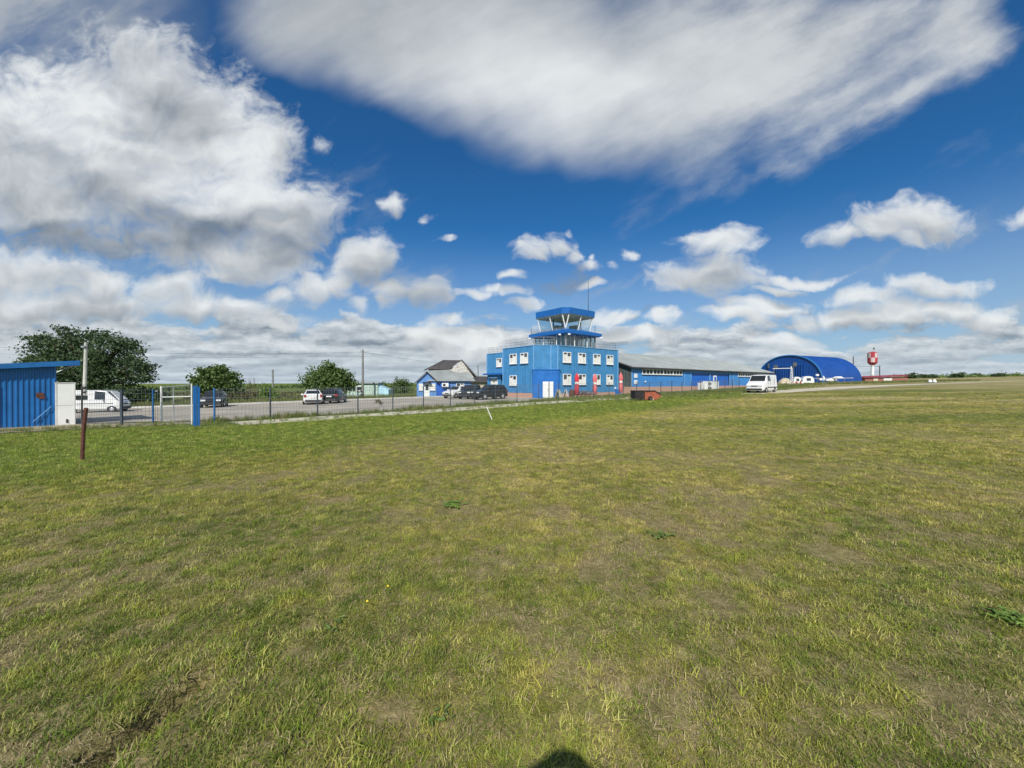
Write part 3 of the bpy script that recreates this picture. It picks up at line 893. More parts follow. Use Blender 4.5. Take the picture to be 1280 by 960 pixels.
# cab: glass leans outwards from a square sill to a roof with cut corners
c0, c1 = 9.04, 10.92
hb, ht, ch = 2.42, 3.02, 0.62
bot, topr = sq(hb), sq(ht, ch)
MB().prism(sq(2.52), zt + 0.60, c0 + 0.05).build('cab_sill', M['tower'], tw)
sides = [(0, 1, 0, 1), (1, 2, 2, 3), (2, 3, 4, 5), (3, 0, 6, 7)]
for (i, j, p, q) in sides:
    mid_b = [(bot[i][k] + bot[j][k]) / 2 for k in (0, 1)]
    mid_t = [(topr[p][k] + topr[q][k]) / 2 for k in (0, 1)]
    for (ba, bb, ta, tb) in ((bot[i], mid_b, topr[p], mid_t), (mid_b, bot[j], mid_t, topr[q])):
        MB().add([(ba[0], ba[1], c0), (bb[0], bb[1], c0), (tb[0], tb[1], c1), (ta[0], ta[1], c1)], [(0, 1, 2, 3)]).build('cab_pane', M['cab_glass'], tw)
    MB().tube([(mid_b[0], mid_b[1], c0), (mid_t[0], mid_t[1], c1)], 0.075, 6).build('cab_mullion', M['frame'], tw)
    for (bb, tt) in ((bot[i], topr[p]), (bot[j], topr[q])):
        MB().tube([(bb[0], bb[1], c0), (tt[0], tt[1], c1)], 0.085, 6).build('cab_mullion', M['frame'], tw)
for (i, p, q) in ((0, 7, 0), (1, 1, 2), (2, 3, 4), (3, 5, 6)):
    MB().add([(bot[i][0], bot[i][1], c0), (topr[q][0], topr[q][1], c1), (topr[p][0], topr[p][1], c1)], [(0, 1, 2)]).build('cab_pane', M['cab_glass'], tw)
MB().prism(sq(3.14, 0.66), c1 + 0.002, c1 + 0.10).build('cab_soffit', M['soffit'], tw)
MB().prism(sq(3.22, 0.70), c1 + 0.05, c1 + 0.86, sq(3.26, 0.70)).build('cab_fascia', M['fascia'], tw)
MB().prism(sq(2.2), c0 - 0.1, c0 + 0.06).build('cab_floor', M['roof'], tw)
for (x, y, w, d, h) in ((cx - 0.9, cy + 0.4, 1.5, 0.6, 0.75), (cx + 1.0, cy - 0.8, 0.6, 1.4, 0.8)):
    MB().box((x, y, c0 + 0.1 + h / 2), (w, d, h)).build('control_desk', M['roof'], tw)
for (x, y) in ((cx - 1.0, cy + 1.3), (cx + 1.2, cy + 1.5), (cx + 1.7, cy - 1.4)):
    MB().tube([(x, y, c0), (x, y, c1)], 0.09, 6).build('cab_column', M['grey_gable'], tw)
MB().tube([(cx + 2.75, cy - 1.9, c1 + 0.8), (cx + 2.75, cy - 1.9, c1 + 2.2), (cx + 2.75, cy - 1.9, c1 + 5.4)], [0.06, 0.04, 0.022], 6).build('antenna_mast', M['dark_pole'], tw)
for (x, y, z0, z1) in ((cx - 3.4, cy + 3.3, zt + 0.4, zt + 1.4), (cx + 3.4, cy - 2.6, zt + 0.4, zt + 1.7), (cx + 0.6, cy - 2.3, c0, c0 + 1.0)):
    MB().tube([(x, y, z0), (x, y, z1)], 0.03, 5).build('whip_antenna', M['frame'] if z0 == c0 else M['dark_pole'], tw)

# ================================================================== long hangar
hk = (18.0, 58.0)
hg = thing('long_hangar', 'long low blue hangar with pitched grey metal roof and sliding doors', 'hangar', (hk[0], hk[1], 0.0), RZ)
HL, HW, EV, RG = 58.0, 18.0, 4.10, 7.05
PLZ = 0.98
def hwall(x0, x1, z0, z1, m, y=0.0, name='wall'):
    return wall(hg, (x0, y), (x1, y), z0, z1, m, name, 0.4)
hwall(0, 18.2, PLZ, EV, M['hangar']); hwall(34.2, HL, PLZ, EV, M['hangar'])
hwall(18.2, 34.2, 3.35, EV, M['hangar'], name='door_header')
for (a, b) in ((18.25, 25.6), (25.75, 34.15)):
    MB().ribbed((a, 0.16), (b, 0.16), PLZ - 0.1, 3.34, 0.5, 0.04).build('sliding_door', M['hangar_door'], hg)
MB().b2((25.6, -0.03, PLZ), (25.75, 0.15, 3.34)).build('door_post', M['trim'], hg)
wd = MB().b2((27.2, 0.02, PLZ + 0.02), (28.5, 0.115, PLZ + 2.0)).build('wicket_door', M['frame'], hg)
MB().b2((27.45, 0.0, PLZ + 0.9), (28.25, 0.018, PLZ + 1.75)).build('pane', M['hangar_door'], wd)
MB().b2((-0.05, -0.06, -1.2), (HL + 0.05, HW + 0.05, PLZ - 0.003)).build('plinth', M['brick'], hg)
for g in range(4):
    window(hg, (2.75 + 1.45 + g * 3.06, -0.04, 2.93), 2.95, 0.82, 'x', 3, 'dark_pane', blind=0)
for g in range(5):
    window(hg, (38.2 + 1.7 + g * 3.7, -0.04, 2.93), 3.2, 0.82, 'x', 3, 'dark_pane', blind=0)
for x in (0.05, 18.2, 34.2, HL - 0.05):
    MB().b2((x - 0.07, -0.075, PLZ), (x + 0.07, -0.004, EV - 0.02)).build('corner_trim', M['trim'], hg)
for x in (15.6, 36.0):
    MB().tube([(x, -0.1, PLZ), (x, -0.1, EV)], 0.05, 8).build('downpipe', M['trim'], hg)
def gable(x):
    n = 30
    mb = MB()
    vs, fs = [], []
    for i in range(n * 4 + 1):
        y = HW * i / (n * 4)
        zt_ = EV + (RG - EV) * (1 - abs(y - HW / 2) / (HW / 2))
        o = -0.035 if i % 4 in (1, 2) else 0.0
        vs += [(x + o, y, PLZ), (x + o, y, zt_)]
    for i in range(n * 4):
        fs.append((2 * i, 2 * i + 1, 2 * i + 3, 2 * i + 2))
    mb.add(vs, fs)
    return mb
gable(0.0).build('gable_wall', M['grey_gable'], hg)
gable(HL).build('gable_wall', M['grey_gable'], hg)
OV = 0.55
sl = (RG - EV) / (HW / 2)
for sgn in (-1, 1):
    mb = MB()
    n = 90
    yE = -OV if sgn < 0 else HW + OV
    zE = EV - OV * sl + 0.06
    for i in range(n):
        x0 = -0.5 + (HL + 1.0) * i / n; x1 = -0.5 + (HL + 1.0) * (i + 1) / n
        for (xa, xb, ra, rb) in ((x0, x1 - 0.08, 0, 0), (x1 - 0.08, x1 - 0.04, 0, 0.05), (x1 - 0.04, x1, 0.05, 0)):
            mb.add([(xa, yE, zE + ra), (xb, yE, zE + rb), (xb, HW / 2, RG + 0.06 + rb), (xa, HW / 2, RG + 0.06 + ra)], [(0, 1, 2, 3) if sgn < 0 else (3, 2, 1, 0)])
    mb.build('roof_sheet', M['roof'], hg)
    MB().b2((-0.52, min(yE, yE - sgn * 0.04), zE - 0.20), (HL + 0.52, max(yE, yE - sgn * 0.04), zE - 0.004)).build('eave_board', M['roof_dark'], hg)
for x in (-0.5, HL + 0.5):
    mb = MB()
    mb.add([(x - 0.03, -OV, EV - OV * sl - 0.14), (x - 0.03, HW / 2, RG - 0.14), (x - 0.03, HW / 2, RG + 0.05), (x - 0.03, -OV, EV - OV * sl + 0.05),
            (x + 0.03, -OV, EV - OV * sl - 0.14), (x + 0.03, HW / 2, RG - 0.14), (x + 0.03, HW / 2, RG + 0.05), (x + 0.03, -OV, EV - OV * sl + 0.05)],
           [(0, 1, 2, 3), (7, 6, 5, 4), (0, 4, 5, 1), (3, 2, 6, 7)])
    mb.build('verge_board', M['roof_dark'], hg)
for (z0, h) in ((2.35, 0.62), (1.38, 0.62)):
    MB().b2((0.62, -0.09, z0), (1.42, -0.042, z0 + h)).build('notice_board', M['white'], hg)
MB().lathe([(0, -0.14), (0.13, -0.10), (0.15, 0)], 10, (3.6, -0.05, 1.75), 'y').build('wall_lamp', M['white'], hg)

# ================================================================== arched hangar
ax = Vector((0.9, 0.44)).normalized()
ARZ = math.atan2(ax.y, ax.x)
aq = (105.0, 130.0)
ag = ground(*aq)
ah = thing('arched_hangar', 'deep blue arched metal hangar with rounded barrel roof behind the white van', 'hangar', (aq[0], aq[1], ag - 0.1), ARZ)
AW, AL, AH = 21.8, 26.5, 10.0
def arch_pt(t, k=1.0):
    th = math.pi * t
    return (AW / 2 - AW / 2 * k * math.cos(th) * (abs(math.cos(th)) ** -0.06 if abs(math.cos(th)) > 1e-6 else 1), AH * k * math.sin(th) ** 0.92)
n = 72
mb = MB(); vs, fs = [], []
xs = []
nr = 60
for i in range(nr):
    x0 = AL * i / nr; w = AL / nr
    xs += [(x0, 0), (x0 + w * 0.45, 0), (x0 + w * 0.6, 1), (x0 + w * 0.85, 1)]
xs.append((AL, 0))
for (x, o) in xs:
    for k in range(n + 1):
        y, z = arch_pt(k / n, 1.0 + 0.006 * o)
        vs.append((x, y, z))
for i in range(len(xs) - 1):
    for k in range(n):
        fs.append((i * (n + 1) + k, i * (n + 1) + k + 1, (i + 1) * (n + 1) + k + 1, (i + 1) * (n + 1) + k))
mb.add(vs, fs).build('barrel_roof', M['arch'], ah, True)
for x in (0.35, AL - 0.35):
    mb = MB()
    vs = []
    m_ = 96
    for k in range(m_ + 1):
        y = AW * (0.004 + 0.992 * k / m_)
        t = 0.5
        lo, hi = 0.0, 1.0
        for _ in range(30):
            t = (lo + hi) / 2
            if arch_pt(t)[0] < y: lo = t
            else: hi = t
        o = -0.05 if k % 4 in (1, 2) else 0
        vs += [(x + o, y, 0), (x + o, y, arch_pt(t)[1] * 0.995)]
    mb.add(vs, [(2 * k, 2 * k + 1, 2 * k + 3, 2 * k + 2) for k in range(m_)])
    mb.build('end_wall', M['arch'], ah)
mb = MB()
for k in range(n):
    pts = []
    for kk in (k, k + 1):
        for r in (1.018, 0.985):
            y, z = arch_pt(kk / n, r)
            pts += [(-0.12, y, z), (0.10, y, z)]
    mb.add(pts, [(0, 4, 6, 2), (0, 1, 5, 4), (2, 6, 7, 3), (1, 3, 7, 5)])
mb.build('arch_trim', M['hangar'], ah)
MB().b2((0.02, 6.4, 0), (0.10, 15.4, 6.4)).ribbed((0.02, 15.4), (0.02, 6.4), 0, 6.4, 0.75, 0.06).build('sliding_door', M['arch'], ah)
MB().b2((0.0, 6.2, 6.42), (0.22, 15.6, 6.62)).build('door_rail', M['hangar_door'], ah)
for y in (8.6, 17.6):
    MB().b2((-0.5, y - 0.1, 5.6), (0.3, y + 0.1, 7.4)).build('floodlight_bracket', M['grey_gable'], ah)

# ================================================================== small blue house
c = A(545, 60)
# gabled front porch block at the left, main house behind with a steep dark gable to the right
hz_ = ground(-13, 60)
ho = thing('gatehouse', 'small blue house with pale sheet roof, dark gable peak and white framed windows', 'house', (A(521, 58.5).x, 58.5, hz_), R_(14))
# local: x to the right along the front, y away
k = 58.5 / FPX
MB().b2((0, 0, -0.5), (2.95, 6, 2.25)).build('porch_wall', M['house'], ho)
MB().add([(0, 0, 2.25), (2.95, 0, 2.25), (1.48, 0, 3.65), (0, 6, 2.25), (2.95, 6, 2.25), (1.48, 6, 3.65)], [(0, 1, 2), (5, 4, 3), (0, 3, 4, 1)]).build('porch_gable', M['house'], ho)
mb = MB()
for s in (-1, 1):
    xe = 1.48 + s * 1.95
    mb.add([(1.48, -0.35, 3.72), (xe, -0.35, 1.85), (xe, 6, 1.85), (1.48, 6, 3.72), (1.48, -0.35, 3.85), (xe, -0.35, 1.98), (xe, 6, 1.98), (1.48, 6, 3.85)],
           [(0, 1, 2, 3), (4, 7, 6, 5), (0, 4, 5, 1), (1, 5, 6, 2)])
mb.build('porch_roof', M['roof_dark'], ho)
MB().b2((2.95, 0.25, -0.5), (8.3, 8.5, 2.35)).build('wall', M['house'], ho)
MB().b2((2.96, 0.19, 0), (5.0, 0.247, 2.2)).build('wall_panel', M['house_panel'], ho)
mb = MB()   # long pale roof slope over the main part
mb.add([(1.6, -0.25, 2.35), (8.9, -0.25, 2.35), (7.6, 4.0, 4.55), (1.9, 4.0, 4.55), (1.6, -0.25, 2.43), (8.9, -0.25, 2.43), (7.6, 4.0, 4.63), (1.9, 4.0, 4.63)],
       [(0, 3, 2, 1), (4, 5, 6, 7), (0, 1, 5, 4), (1, 2, 6, 5), (3, 0, 4, 7)])
mb.build('roof', M['roof'], ho)
mb = MB()   # dark cross roof behind, its gable turned to the right
mb.add([(1.2, 2.6, 4.2), (1.2, 8.5, 4.2), (4.3, 5.0, 5.9), (7.2, 4.2, 5.85), (9.4, 1.4, 3.0), (9.4, 8.5, 3.0), (7.2, 8.5, 5.85), (5.2, 3.2, 4.3)],
       [(0, 7, 3, 2), (0, 2, 1), (2, 3, 6, 1), (3, 4, 5, 6)])
mb.build('upper_roof', M['roof_dark'], ho)
mb = MB().add([(5.2, 2.6, 4.05), (9.0, 1.6, 2.9), (7.2, 3.6, 5.75)], [(0, 1, 2)]); mb.build('gable_boards', M['gable_wood'], ho)
mb = MB().tube([(7.2, 3.7, 5.85), (9.5, 1.2, 2.85)], 0.16, 4); mb.build('verge_board', M['roof_dark'], ho)
window(ho, (0.62, 0, 0.95), 0.62, 1.0, 'x', 1, blind=0.9)
window(ho, (2.35, 0, 0.95), 0.80, 1.0, 'x', 1, blind=0.9)
dr = MB().b2((1.1, -0.09, -0.02), (1.9, -0.004, 2.0)).build('door', M['frame'], ho)
MB().b2((1.3, -0.12, 0.95), (1.72, -0.093, 1.8)).build('pane', M['pane'], dr)
MB().b2((0.85, -0.75, 2.12), (2.1, -0.003, 2.2)).build('door_canopy', M['roof_dark'], ho)
window(ho, (6.6, 0.247, 0.95), 1.25, 1.1, 'x', 2, blind=0.6)
ac = MB().b2((3.75, -0.35, 1.45), (4.75, 0.185, 2.05)).build('air_conditioner', M['white'], ho)
MB().lathe([(0.02, -0.02), (0.2, -0.02), (0.22, 0.0)], 14, (4.1, -0.355, 1.75), 'y').build('fan_grille', M['plastic'], ac)

# ================================================================== blue shed at the left edge
sp = P(69.5, 532)
sh = thing('metal_shed', 'blue corrugated metal shed with sloping roof at the left end of the fence', 'shed', (sp.x, sp.y, sp.z), R_(52))
D = sp.y
top_r, top_l = Z(456.5, 20.6) - sp.z, Z(461, 19.4) - sp.z
MB().ribbed((-6.0, 0), (0, 0), 0.0, top_r - 0.55, 0.165, 0.03, z1b=top_r).build('front_wall', M['shed'], sh)
MB().ribbed((0, 0), (0, 5), 0.0, top_r, 0.165, 0.03).build('side_wall', M['shed'], sh)
MB().ribbed((0, 5), (-6, 5), 0.0, top_r, 0.165, 0.03, z1b=top_r - .55).build('rear_wall', M['shed'], sh)
mb = MB()
zl, zr = top_r - 0.62, top_r + 0.10
mb.add([(-6.3, -0.28, zl), (0.78, -0.28, zr), (0.78, 5.4, zr), (-6.3, 5.4, zl), (-6.3, -0.28, zl + 0.06), (0.78, -0.28, zr + 0.06), (0.78, 5.4, zr + 0.06), (-6.3, 5.4, zl + 0.06)],
       [(0, 3, 2, 1), (4, 5, 6, 7), (0, 1, 5, 4), (1, 2, 6, 5), (2, 3, 7, 6), (3, 0, 4, 7)])
mb.build('roof', M['shed'], sh)
mb = MB()
mb.add([(-6.3, -0.32, zl - 0.14), (0.80, -0.32, zr - 0.14), (0.80, -0.32, zr + 0.10), (-6.3, -0.32, zl + 0.10), (-6.3, -0.283, zl - 0.14), (0.80, -0.283, zr - 0.14), (0.80, -0.283, zr + 0.10), (-6.3, -0.283, zl + 0.10)],
       [(0, 1, 2, 3), (7, 6, 5, 4), (3, 2, 6, 7), (0, 4, 5, 1)])
mb.build('eave_fascia', M['shed'], sh)
MB().b2((0.785, -0.28, zr - 0.12), (0.82, 5.4, zr + 0.09)).build('verge_board', M['shed'], sh)
MB().tube([(0.03, -0.2, top_r - 0.42), (0.70, -0.2, zr - 0.06)], 0.025, 6).build('roof_bracket', M['galv'], sh)
MB().b2((-0.62, -0.055, 1.42), (-0.38, -0.035, 1.66)).b2((-0.52, -0.06, 1.36), (-0.34, -0.036, 1.50)).build('rust_stain', M['rust'], sh)
MB().tube([(-0.72, -0.09, 0.25), (-0.14, -0.09, 0.98)], 0.018, 5).build('leaning_rod', M['trim'], sh)
MB().b2((-1.75, -0.06, 0.0), (-1.70, -0.034, 2.0)).build('seam', M['trim'], sh)

# white cabinet beside the shed
cp = P(81.5, 531.5)
cb = thing('white_cabinet', 'tall white sheet metal cabinet standing against the blue shed', 'cabinet', (cp.x, cp.y, cp.z), R_(47))
W_, H_ = 0.66, 2.12
MB().b2((-W_ / 2, 0, 0.02), (W_ / 2, 0.7, 1.0)).build('lower_panel', M['white'], cb)
MB().b2((-W_ / 2, 0.004, 1.012), (W_ / 2, 0.7, H_)).build('upper_panel', M['white'], cb)
MB().b2((-W_ / 2 - 0.03, -0.02, H_ + 0.002), (W_ / 2 + 0.03, 0.73, H_ + 0.04)).build('top_cover', M['white_dirty'], cb)
MB().b2((0.02, -0.03, 0.12), (0.09, -0.002, 0.30)).build('latch', M['plastic'], cb)
MB().b2((-W_ / 2 - 0.004, -0.012, 0.02), (-W_ / 2 + 0.05, -0.001, H_ - 0.01)).b2((W_ / 2 - 0.05, -0.012, 0.02), (W_ / 2 + 0.004, -0.001, H_ - 0.01)).build('edge_trim', M['white_dirty'], cb)

# pale green hut with a blue lean-to
hp = A(434, 60)
hu = thing('green_hut', 'pale green sheet metal hut with blue lean-to beyond the parking area', 'hut', (hp.x, hp.y, hp.z), R_(8))
MB().ribbed((0, 0), (4.6, 0), 0, 2.15, 0.4, 0.03).ribbed((4.6, 0), (4.6, 4), 0, 2.15, 0.4, 0.03).ribbed((0, 4), (0, 0), 0, 2.15, 0.4, 0.03).build('wall', M['pale_green'], hu)
MB().b2((-0.2, -0.3, 2.153), (4.75, 4.2, 2.32)).build('roof', M['roof'], hu)
window(hu, (1.9, -0.03, 1.0), 1.0, 0.75, 'x', 1, blind=0)
MB().add([(4.64, 0.2, 0), (6.2, 0.2, 0), (6.2, 0.2, 1.2), (4.64, 0.2, 1.95), (4.64, 3, 0), (6.2, 3, 0), (6.2, 3, 1.2), (4.64, 3, 1.95)],
         [(0, 1, 2, 3), (1, 5, 6, 2), (3, 2, 6, 7), (7, 6, 5, 4)]).build('lean_to', M['pale_blue'], hu)
for x in (-1.1, -0.5):
    MB().tube([(x, -0.2, 0), (x, -0.2, 2.1), (x - 0.25, -0.2, 2.3)], 0.045, 6).build('frame_post', M['white'], hu)

# dark roofed outbuilding behind the parked cars, and the red roofed shed by the water tower
op = A(585, 74)
ob = thing('outbuilding', 'low outbuilding with dark hipped roof seen between the house and the tower', 'outbuilding', (op.x, op.y, op.z), R_(20))
MB().b2((0, 0, -0.3), (5.6, 5, 2.1)).build('wall', M['cream'], ob)
MB().prism([(-0.5, -0.5), (6.1, -0.5), (6.1, 5.5), (-0.5, 5.5)], 2.103, 3.3, [(1.8, 2.0), (4.2, 2.0), (4.2, 3.0), (1.8, 3.0)]).build('roof', M['roof_dark'], ob)

rp = A(1082, 150)
rs = thing('red_roofed_shed', 'long low shed with red roof standing under the water tower', 'shed', (rp.x, rp.y, rp.z), R_(-6))
zs = Z(470.5, 150) - rp.z
MB().b2((0, 0.3, -0.5), (8.2, 6, zs - 0.4)).build('wall', M['brick_dark'], rs)
MB().b2((3.0, 0.22, -0.4), (4.6, 0.297, zs - 0.6)).build('pale_wall', M['cream'], rs)
MB().b2((6.6, 0.22, -0.4), (9.6, 0.297, zs - 0.7)).build('pale_wall', M['white_dirty'], rs)
MB().b2((8.25, 0.3, -0.5), (15.2, 6, zs - 0.35)).build('wall', M['brick_dark'], rs)
mb = MB(); mb.add([(-0.6, -0.4, zs - 0.55), (15.8, -0.4, zs + 0.05), (15.8, 3.2, zs + 0.75), (-0.6, 3.2, zs + 0.1), (-0.6, 6.5, zs - 0.55), (15.8, 6.5, zs + 0.05)], [(0, 1, 2, 3), (3, 2, 5, 4), (0, 3, 4), (1, 5, 2)])
mb.build('roof', M['red_roof'], rs)

# water tower
wp = A(1090.5, 170)
wz = wp.z
wt_ = thing('water_tower', 'red and white checked water tank on a slim white column', 'water tower', (wp.x, wp.y, wz))
z0, z1 = Z(453, 170) - wz, Z(441.5, 170) - wz
rr = 1.75
check = bpy.data.materials.new('red_white_check'); check.use_nodes = True
b = NB(check.node_tree)
spx = b.sep(b.n('ShaderNodeTexCoord').outputs['Object'])
ang = b.m('MULTIPLY', b.m('ARCTAN2', spx[1], spx[0]), 8 / (2 * math.pi))
par = b.m('MODULO', b.m('ADD', b.m('FLOOR', b.m('ADD', ang, 8.35)), b.m('FLOOR', b.m('DIVIDE', b.m('SUBTRACT', spx[2], z0), (z1 - z0) / 2))), 2.0)
b.put(check.node_tree.nodes['Principled BSDF'].inputs['Base Color'], b.mix(b.m('GREATER_THAN', par, 0.5), (0.38, 0.045, 0.055, 1), (0.58, 0.46, 0.46, 1)))
check.node_tree.nodes['Principled BSDF'].inputs['Roughness'].default_value = 0.5
MB().lathe([(rr, z0), (rr, z1)], 32).build('tank', check, wt_, True)
MB().lathe([(0.5, z0 - 1.3), (1.2, z0 - 0.75), (rr, z0 - 0.003)], 28).build('tank_cone', M['tank_red'], wt_, True)
MB().lathe([(rr + 0.03, z1 + 0.003), (rr * 0.6, z1 + 0.45), (0.02, z1 + 0.7)], 28).build('tank_lid', M['tank_red'], wt_, True)
MB().lathe([(0.85, -0.5), (0.62, 1.2), (0.55, z0 - 0.9)], 20).build('column', M['white'], wt_, True)
mb = MB()
for x in (-0.18, 0.18):
    mb.tube([(x - 0.9, -0.62, 0), (x - 0.9, -0.62, z0 - 0.6)], 0.03, 5)
for k in range(18):
    mb.tube([(-1.08, -0.62, 0.4 + k * 0.42), (-0.72, -0.62, 0.4 + k * 0.42)], 0.02, 4)
mb.build('ladder', M['galv'], wt_)
MB().tube([(0.6, 0, z1 + 0.4), (0.6, 0, z1 + 2.6)], 0.06, 5).box((0.6, 0, z1 + 2.1), (0.5, 0.3, 0.6)).build('mast', M['dark_pole'], wt_)

# ================================================================== vehicles
def loft_car(name, label, loc, rz, st, cabs, glass_side, glass_top, paint, wheels, wr=0.31, group=None, bumper='plastic', rear_plate=True, pillars=True):
    """a vehicle from stations along its length.  st: (x, bottom, shoulder, top, half width, half width at top);
    glass_side / glass_top: pairs of neighbouring stations that carry side windows / a windscreen or rear window"""
    root = thing(name, label, cabs, loc, rz, group)
    def sec(s):
        x, zb, zs, zt, w, wt = s
        return [(x, w * 0.88, zb), (x, w, zb + 0.14), (x, w * 1.01, (zb + zs) * 0.52), (x, w * 0.965, zs), (x, wt, zt), (x, wt * 0.55, zt + 0.025), (x, 0, zt + 0.035)]
    vs, fs = [], []
    full = []
    for s in st:
        h = sec(s)
        ringp = h + [(p[0], -p[1], p[2]) for p in reversed(h[:-1])]
        full.append(len(vs))
        vs += ringp
    m = 13
    for i in range(len(st) - 1):
        a, b = full[i], full[i + 1]
        for k in range(m - 1):
            fs.append((a + k, a + k + 1, b + k + 1, b + k))
        fs.append((a + m - 1, a, b, b + m - 1))
    fs.append(tuple(full[0] + k for k in range(m - 1, -1, -1)))
    fs.append(tuple(full[-1] + k for k in range(m)))
    mb = MB(); mb.add(vs, fs)
    body = mb.build('body', paint, root)
    bv = body.modifiers.new('soften', 'BEVEL'); bv.width = 0.05; bv.segments = 2; bv.limit_method = 'ANGLE'; bv.angle_limit = R_(22)
    def quad(pts, inset, out):
        pts = [Vector(p) for p in pts]
        c = sum(pts, Vector()) / 4
        n = (pts[1] - pts[0]).cross(pts[3] - pts[0]).normalized()
        if n.dot(c - Vector((c.x * 0.7, 0, 0.6))) < 0: n = -n
        q = [c + (p - c) * (1 - inset) + n * out for p in pts]
        r = [p - n * 0.02 for p in q]
        return q + r, [(0, 1, 2, 3), (0, 4, 5, 1), (1, 5, 6, 2), (2, 6, 7, 3), (3, 7, 4, 0)]
    for (i, j) in glass_side:
        a, b = sec(st[i]), sec(st[j])
        for s in (1, -1):
            pts = [(p[0], p[1] * s, p[2]) for p in (a[3], b[3], b[4], a[4])]
            MB().add(*quad(pts, 0.14, 0.022)).build('side_window', M['car_glass'], body)
    for n_, (i, j) in enumerate(glass_top):
        a, b = sec(st[i]), sec(st[j])
        pts = [a[4], b[4], (b[4][0], -b[4][1], b[4][2]), (a[4][0], -a[4][1], a[4][2])]
        MB().add(*quad(pts, 0.10, 0.030)).build('windscreen' if n_ == 0 else 'rear_window', M['car_glass'], body)
    xf, xr = st[0][0], st[-1][0]
    wf, zf = st[1][4], st[1][2]
    for s in (1, -1):
        MB().box((xf - 0.07, s * wf * 0.68, zf - 0.09), (0.24, wf * 0.42, 0.15)).build('headlight', M['lamp_white'], root)
        MB().box((xr + 0.06, s * st[-2][4] * 0.84, st[-2][2] - 0.10), (0.20, st[-2][4] * 0.24, 0.24)).build('tail_light', M['lamp_red'], root)
    MB().box((xf - 0.03, 0, st[1][1] + 0.17), (0.24, wf * 1.7, 0.20)).build('front_bumper', M[bumper], root)
    MB().box((xr + 0.03, 0, st[-2][1] + 0.17), (0.24, st[-2][4] * 1.7, 0.20)).build('rear_bumper', M[bumper], root)
    MB().box((xf - 0.005, 0, zf - 0.14), (0.10, wf * 0.75, 0.11)).build('grille', M['plastic'], root)
    MB().box((xr - 0.02, 0, st[-2][2] - 0.22 if rear_plate else 0.5), (0.06, 0.50, 0.12)).build('number_plate', M['white'], root)
    for s in (1, -1):
        x = wheels[0] - 0.55
        MB().box((x - 0.12, s * (st[2][4] + 0.10), st[2][2] + 0.12), (0.10, 0.20, 0.14)).build('mirror', paint, root)
    for wx in wheels:
        for s in (1, -1):
            w = st[2][4]
            t = MB().lathe([(wr * 0.55, -0.10), (wr * 0.93, -0.10), (wr, -0.06), (wr, 0.06), (wr * 0.93, 0.10), (wr * 0.55, 0.10)], 20, (wx, s * (w - 0.075), wr), 'y').build('wheel', M['black'], root)
            MB().lathe([(0.01, s * 0.10), (wr * 0.30, s * 0.115), (wr * 0.62, s * 0.085), (wr * 0.62, -s * 0.05)], 14, (wx, s * (w - 0.075), wr), 'y').build('rim', M['alloy'], t)
            MB().lathe([(wr * 1.17, -0.09), (wr * 1.17, 0.09), (0.02, 0.09)] if s > 0 else [(wr * 1.17, 0.09), (wr * 1.17, -0.09), (0.02, -0.09)], 20, (wx, s * (w - 0.085), wr + 0.02), 'y').build('wheel_arch', M['plastic'], root)
    return root
SEDAN = [(2.2, .34, .60, .63, .72, .62), (2.08, .22, .70, .74, .84, .72), (1.2, .20, .86, .92, .89, .76), (.80, .20, .92, .98, .89, .76), (.15, .20, .95, 1.42, .89, .60),
         (-.50, .20, .96, 1.45, .89, .61), (-1.05, .20, .98, 1.38, .89, .60), (-1.55, .20, 1.0, 1.06, .88, .72), (-2.05, .22, .98, 1.04, .84, .72), (-2.2, .38, .90, .94, .76, .66)]
HATCH = [(2.0, .36, .66, .70, .72, .62), (1.88, .24, .78, .82, .84, .72), (1.05, .22, .92, .99, .88, .76), (.75, .22, .96, 1.03, .88, .76), (.1, .22, .98, 1.50, .88, .62),
         (-.7, .22, 1.0, 1.53, .88, .63), (-1.45, .22, 1.0, 1.46, .87, .62), (-1.92, .24, .98, 1.02, .84, .74), (-2.02, .40, .86, .90, .78, .68)]
SUV = [(2.25, .42, .82, .86, .78, .70), (2.12, .30, .95, 1.0, .90, .80), (1.15, .28, 1.08, 1.15, .95, .84), (.85, .28, 1.12, 1.19, .95, .84), (.30, .28, 1.14, 1.74, .95, .72),
       (-.6, .28, 1.16, 1.78, .95, .74), (-1.75, .28, 1.16, 1.74, .94, .73), (-2.15, .30, 1.14, 1.22, .92, .80), (-2.25, .45, 1.0, 1.04, .84, .76)]
VAN = [(2.55, .36, .84, .90, .80, .72), (2.45, .26, .96, 1.04, .95, .86), (1.75, .24, 1.20, 1.30, 1.0, .90), (1.6, .24, 1.22, 1.36, 1.0, .90), (.95, .24, 1.26, 2.10, 1.0, .86),
       (.10, .24, 1.28, 2.18, 1.0, .88), (-2.3, .24, 1.28, 2.18, 1.0, .88), (-2.45, .26, 1.26, 2.12, .98, .86)]
BUS = [(2.25, .36, .80, .86, .80, .72), (2.17, .26, .98, 1.06, .95, .86), (1.98, .24, 1.12, 1.22, 1.0, .90), (1.92, .24, 1.14, 1.28, 1.0, .90), (1.10, .24, 1.22, 2.12, 1.0, .86),
       (.20, .24, 1.26, 2.22, 1.0, .88), (-2.3, .24, 1.28, 2.22, 1.0, .88), (-2.45, .26, 1.26, 2.14, .98, .86)]
S_S, S_T = [(4, 5), (5, 6)], [(3, 4), (6, 7)]
def car_at(px, py, heading, *a, **k):
    p = P(px, py)
    return loft_car(k.pop('name', 'parked_car'), k.pop('label'), (p.x, p.y, ground(p.x, p.y) + 0.035), R_(heading), *a, **k)
PK = 'cars parked along the far kerb'
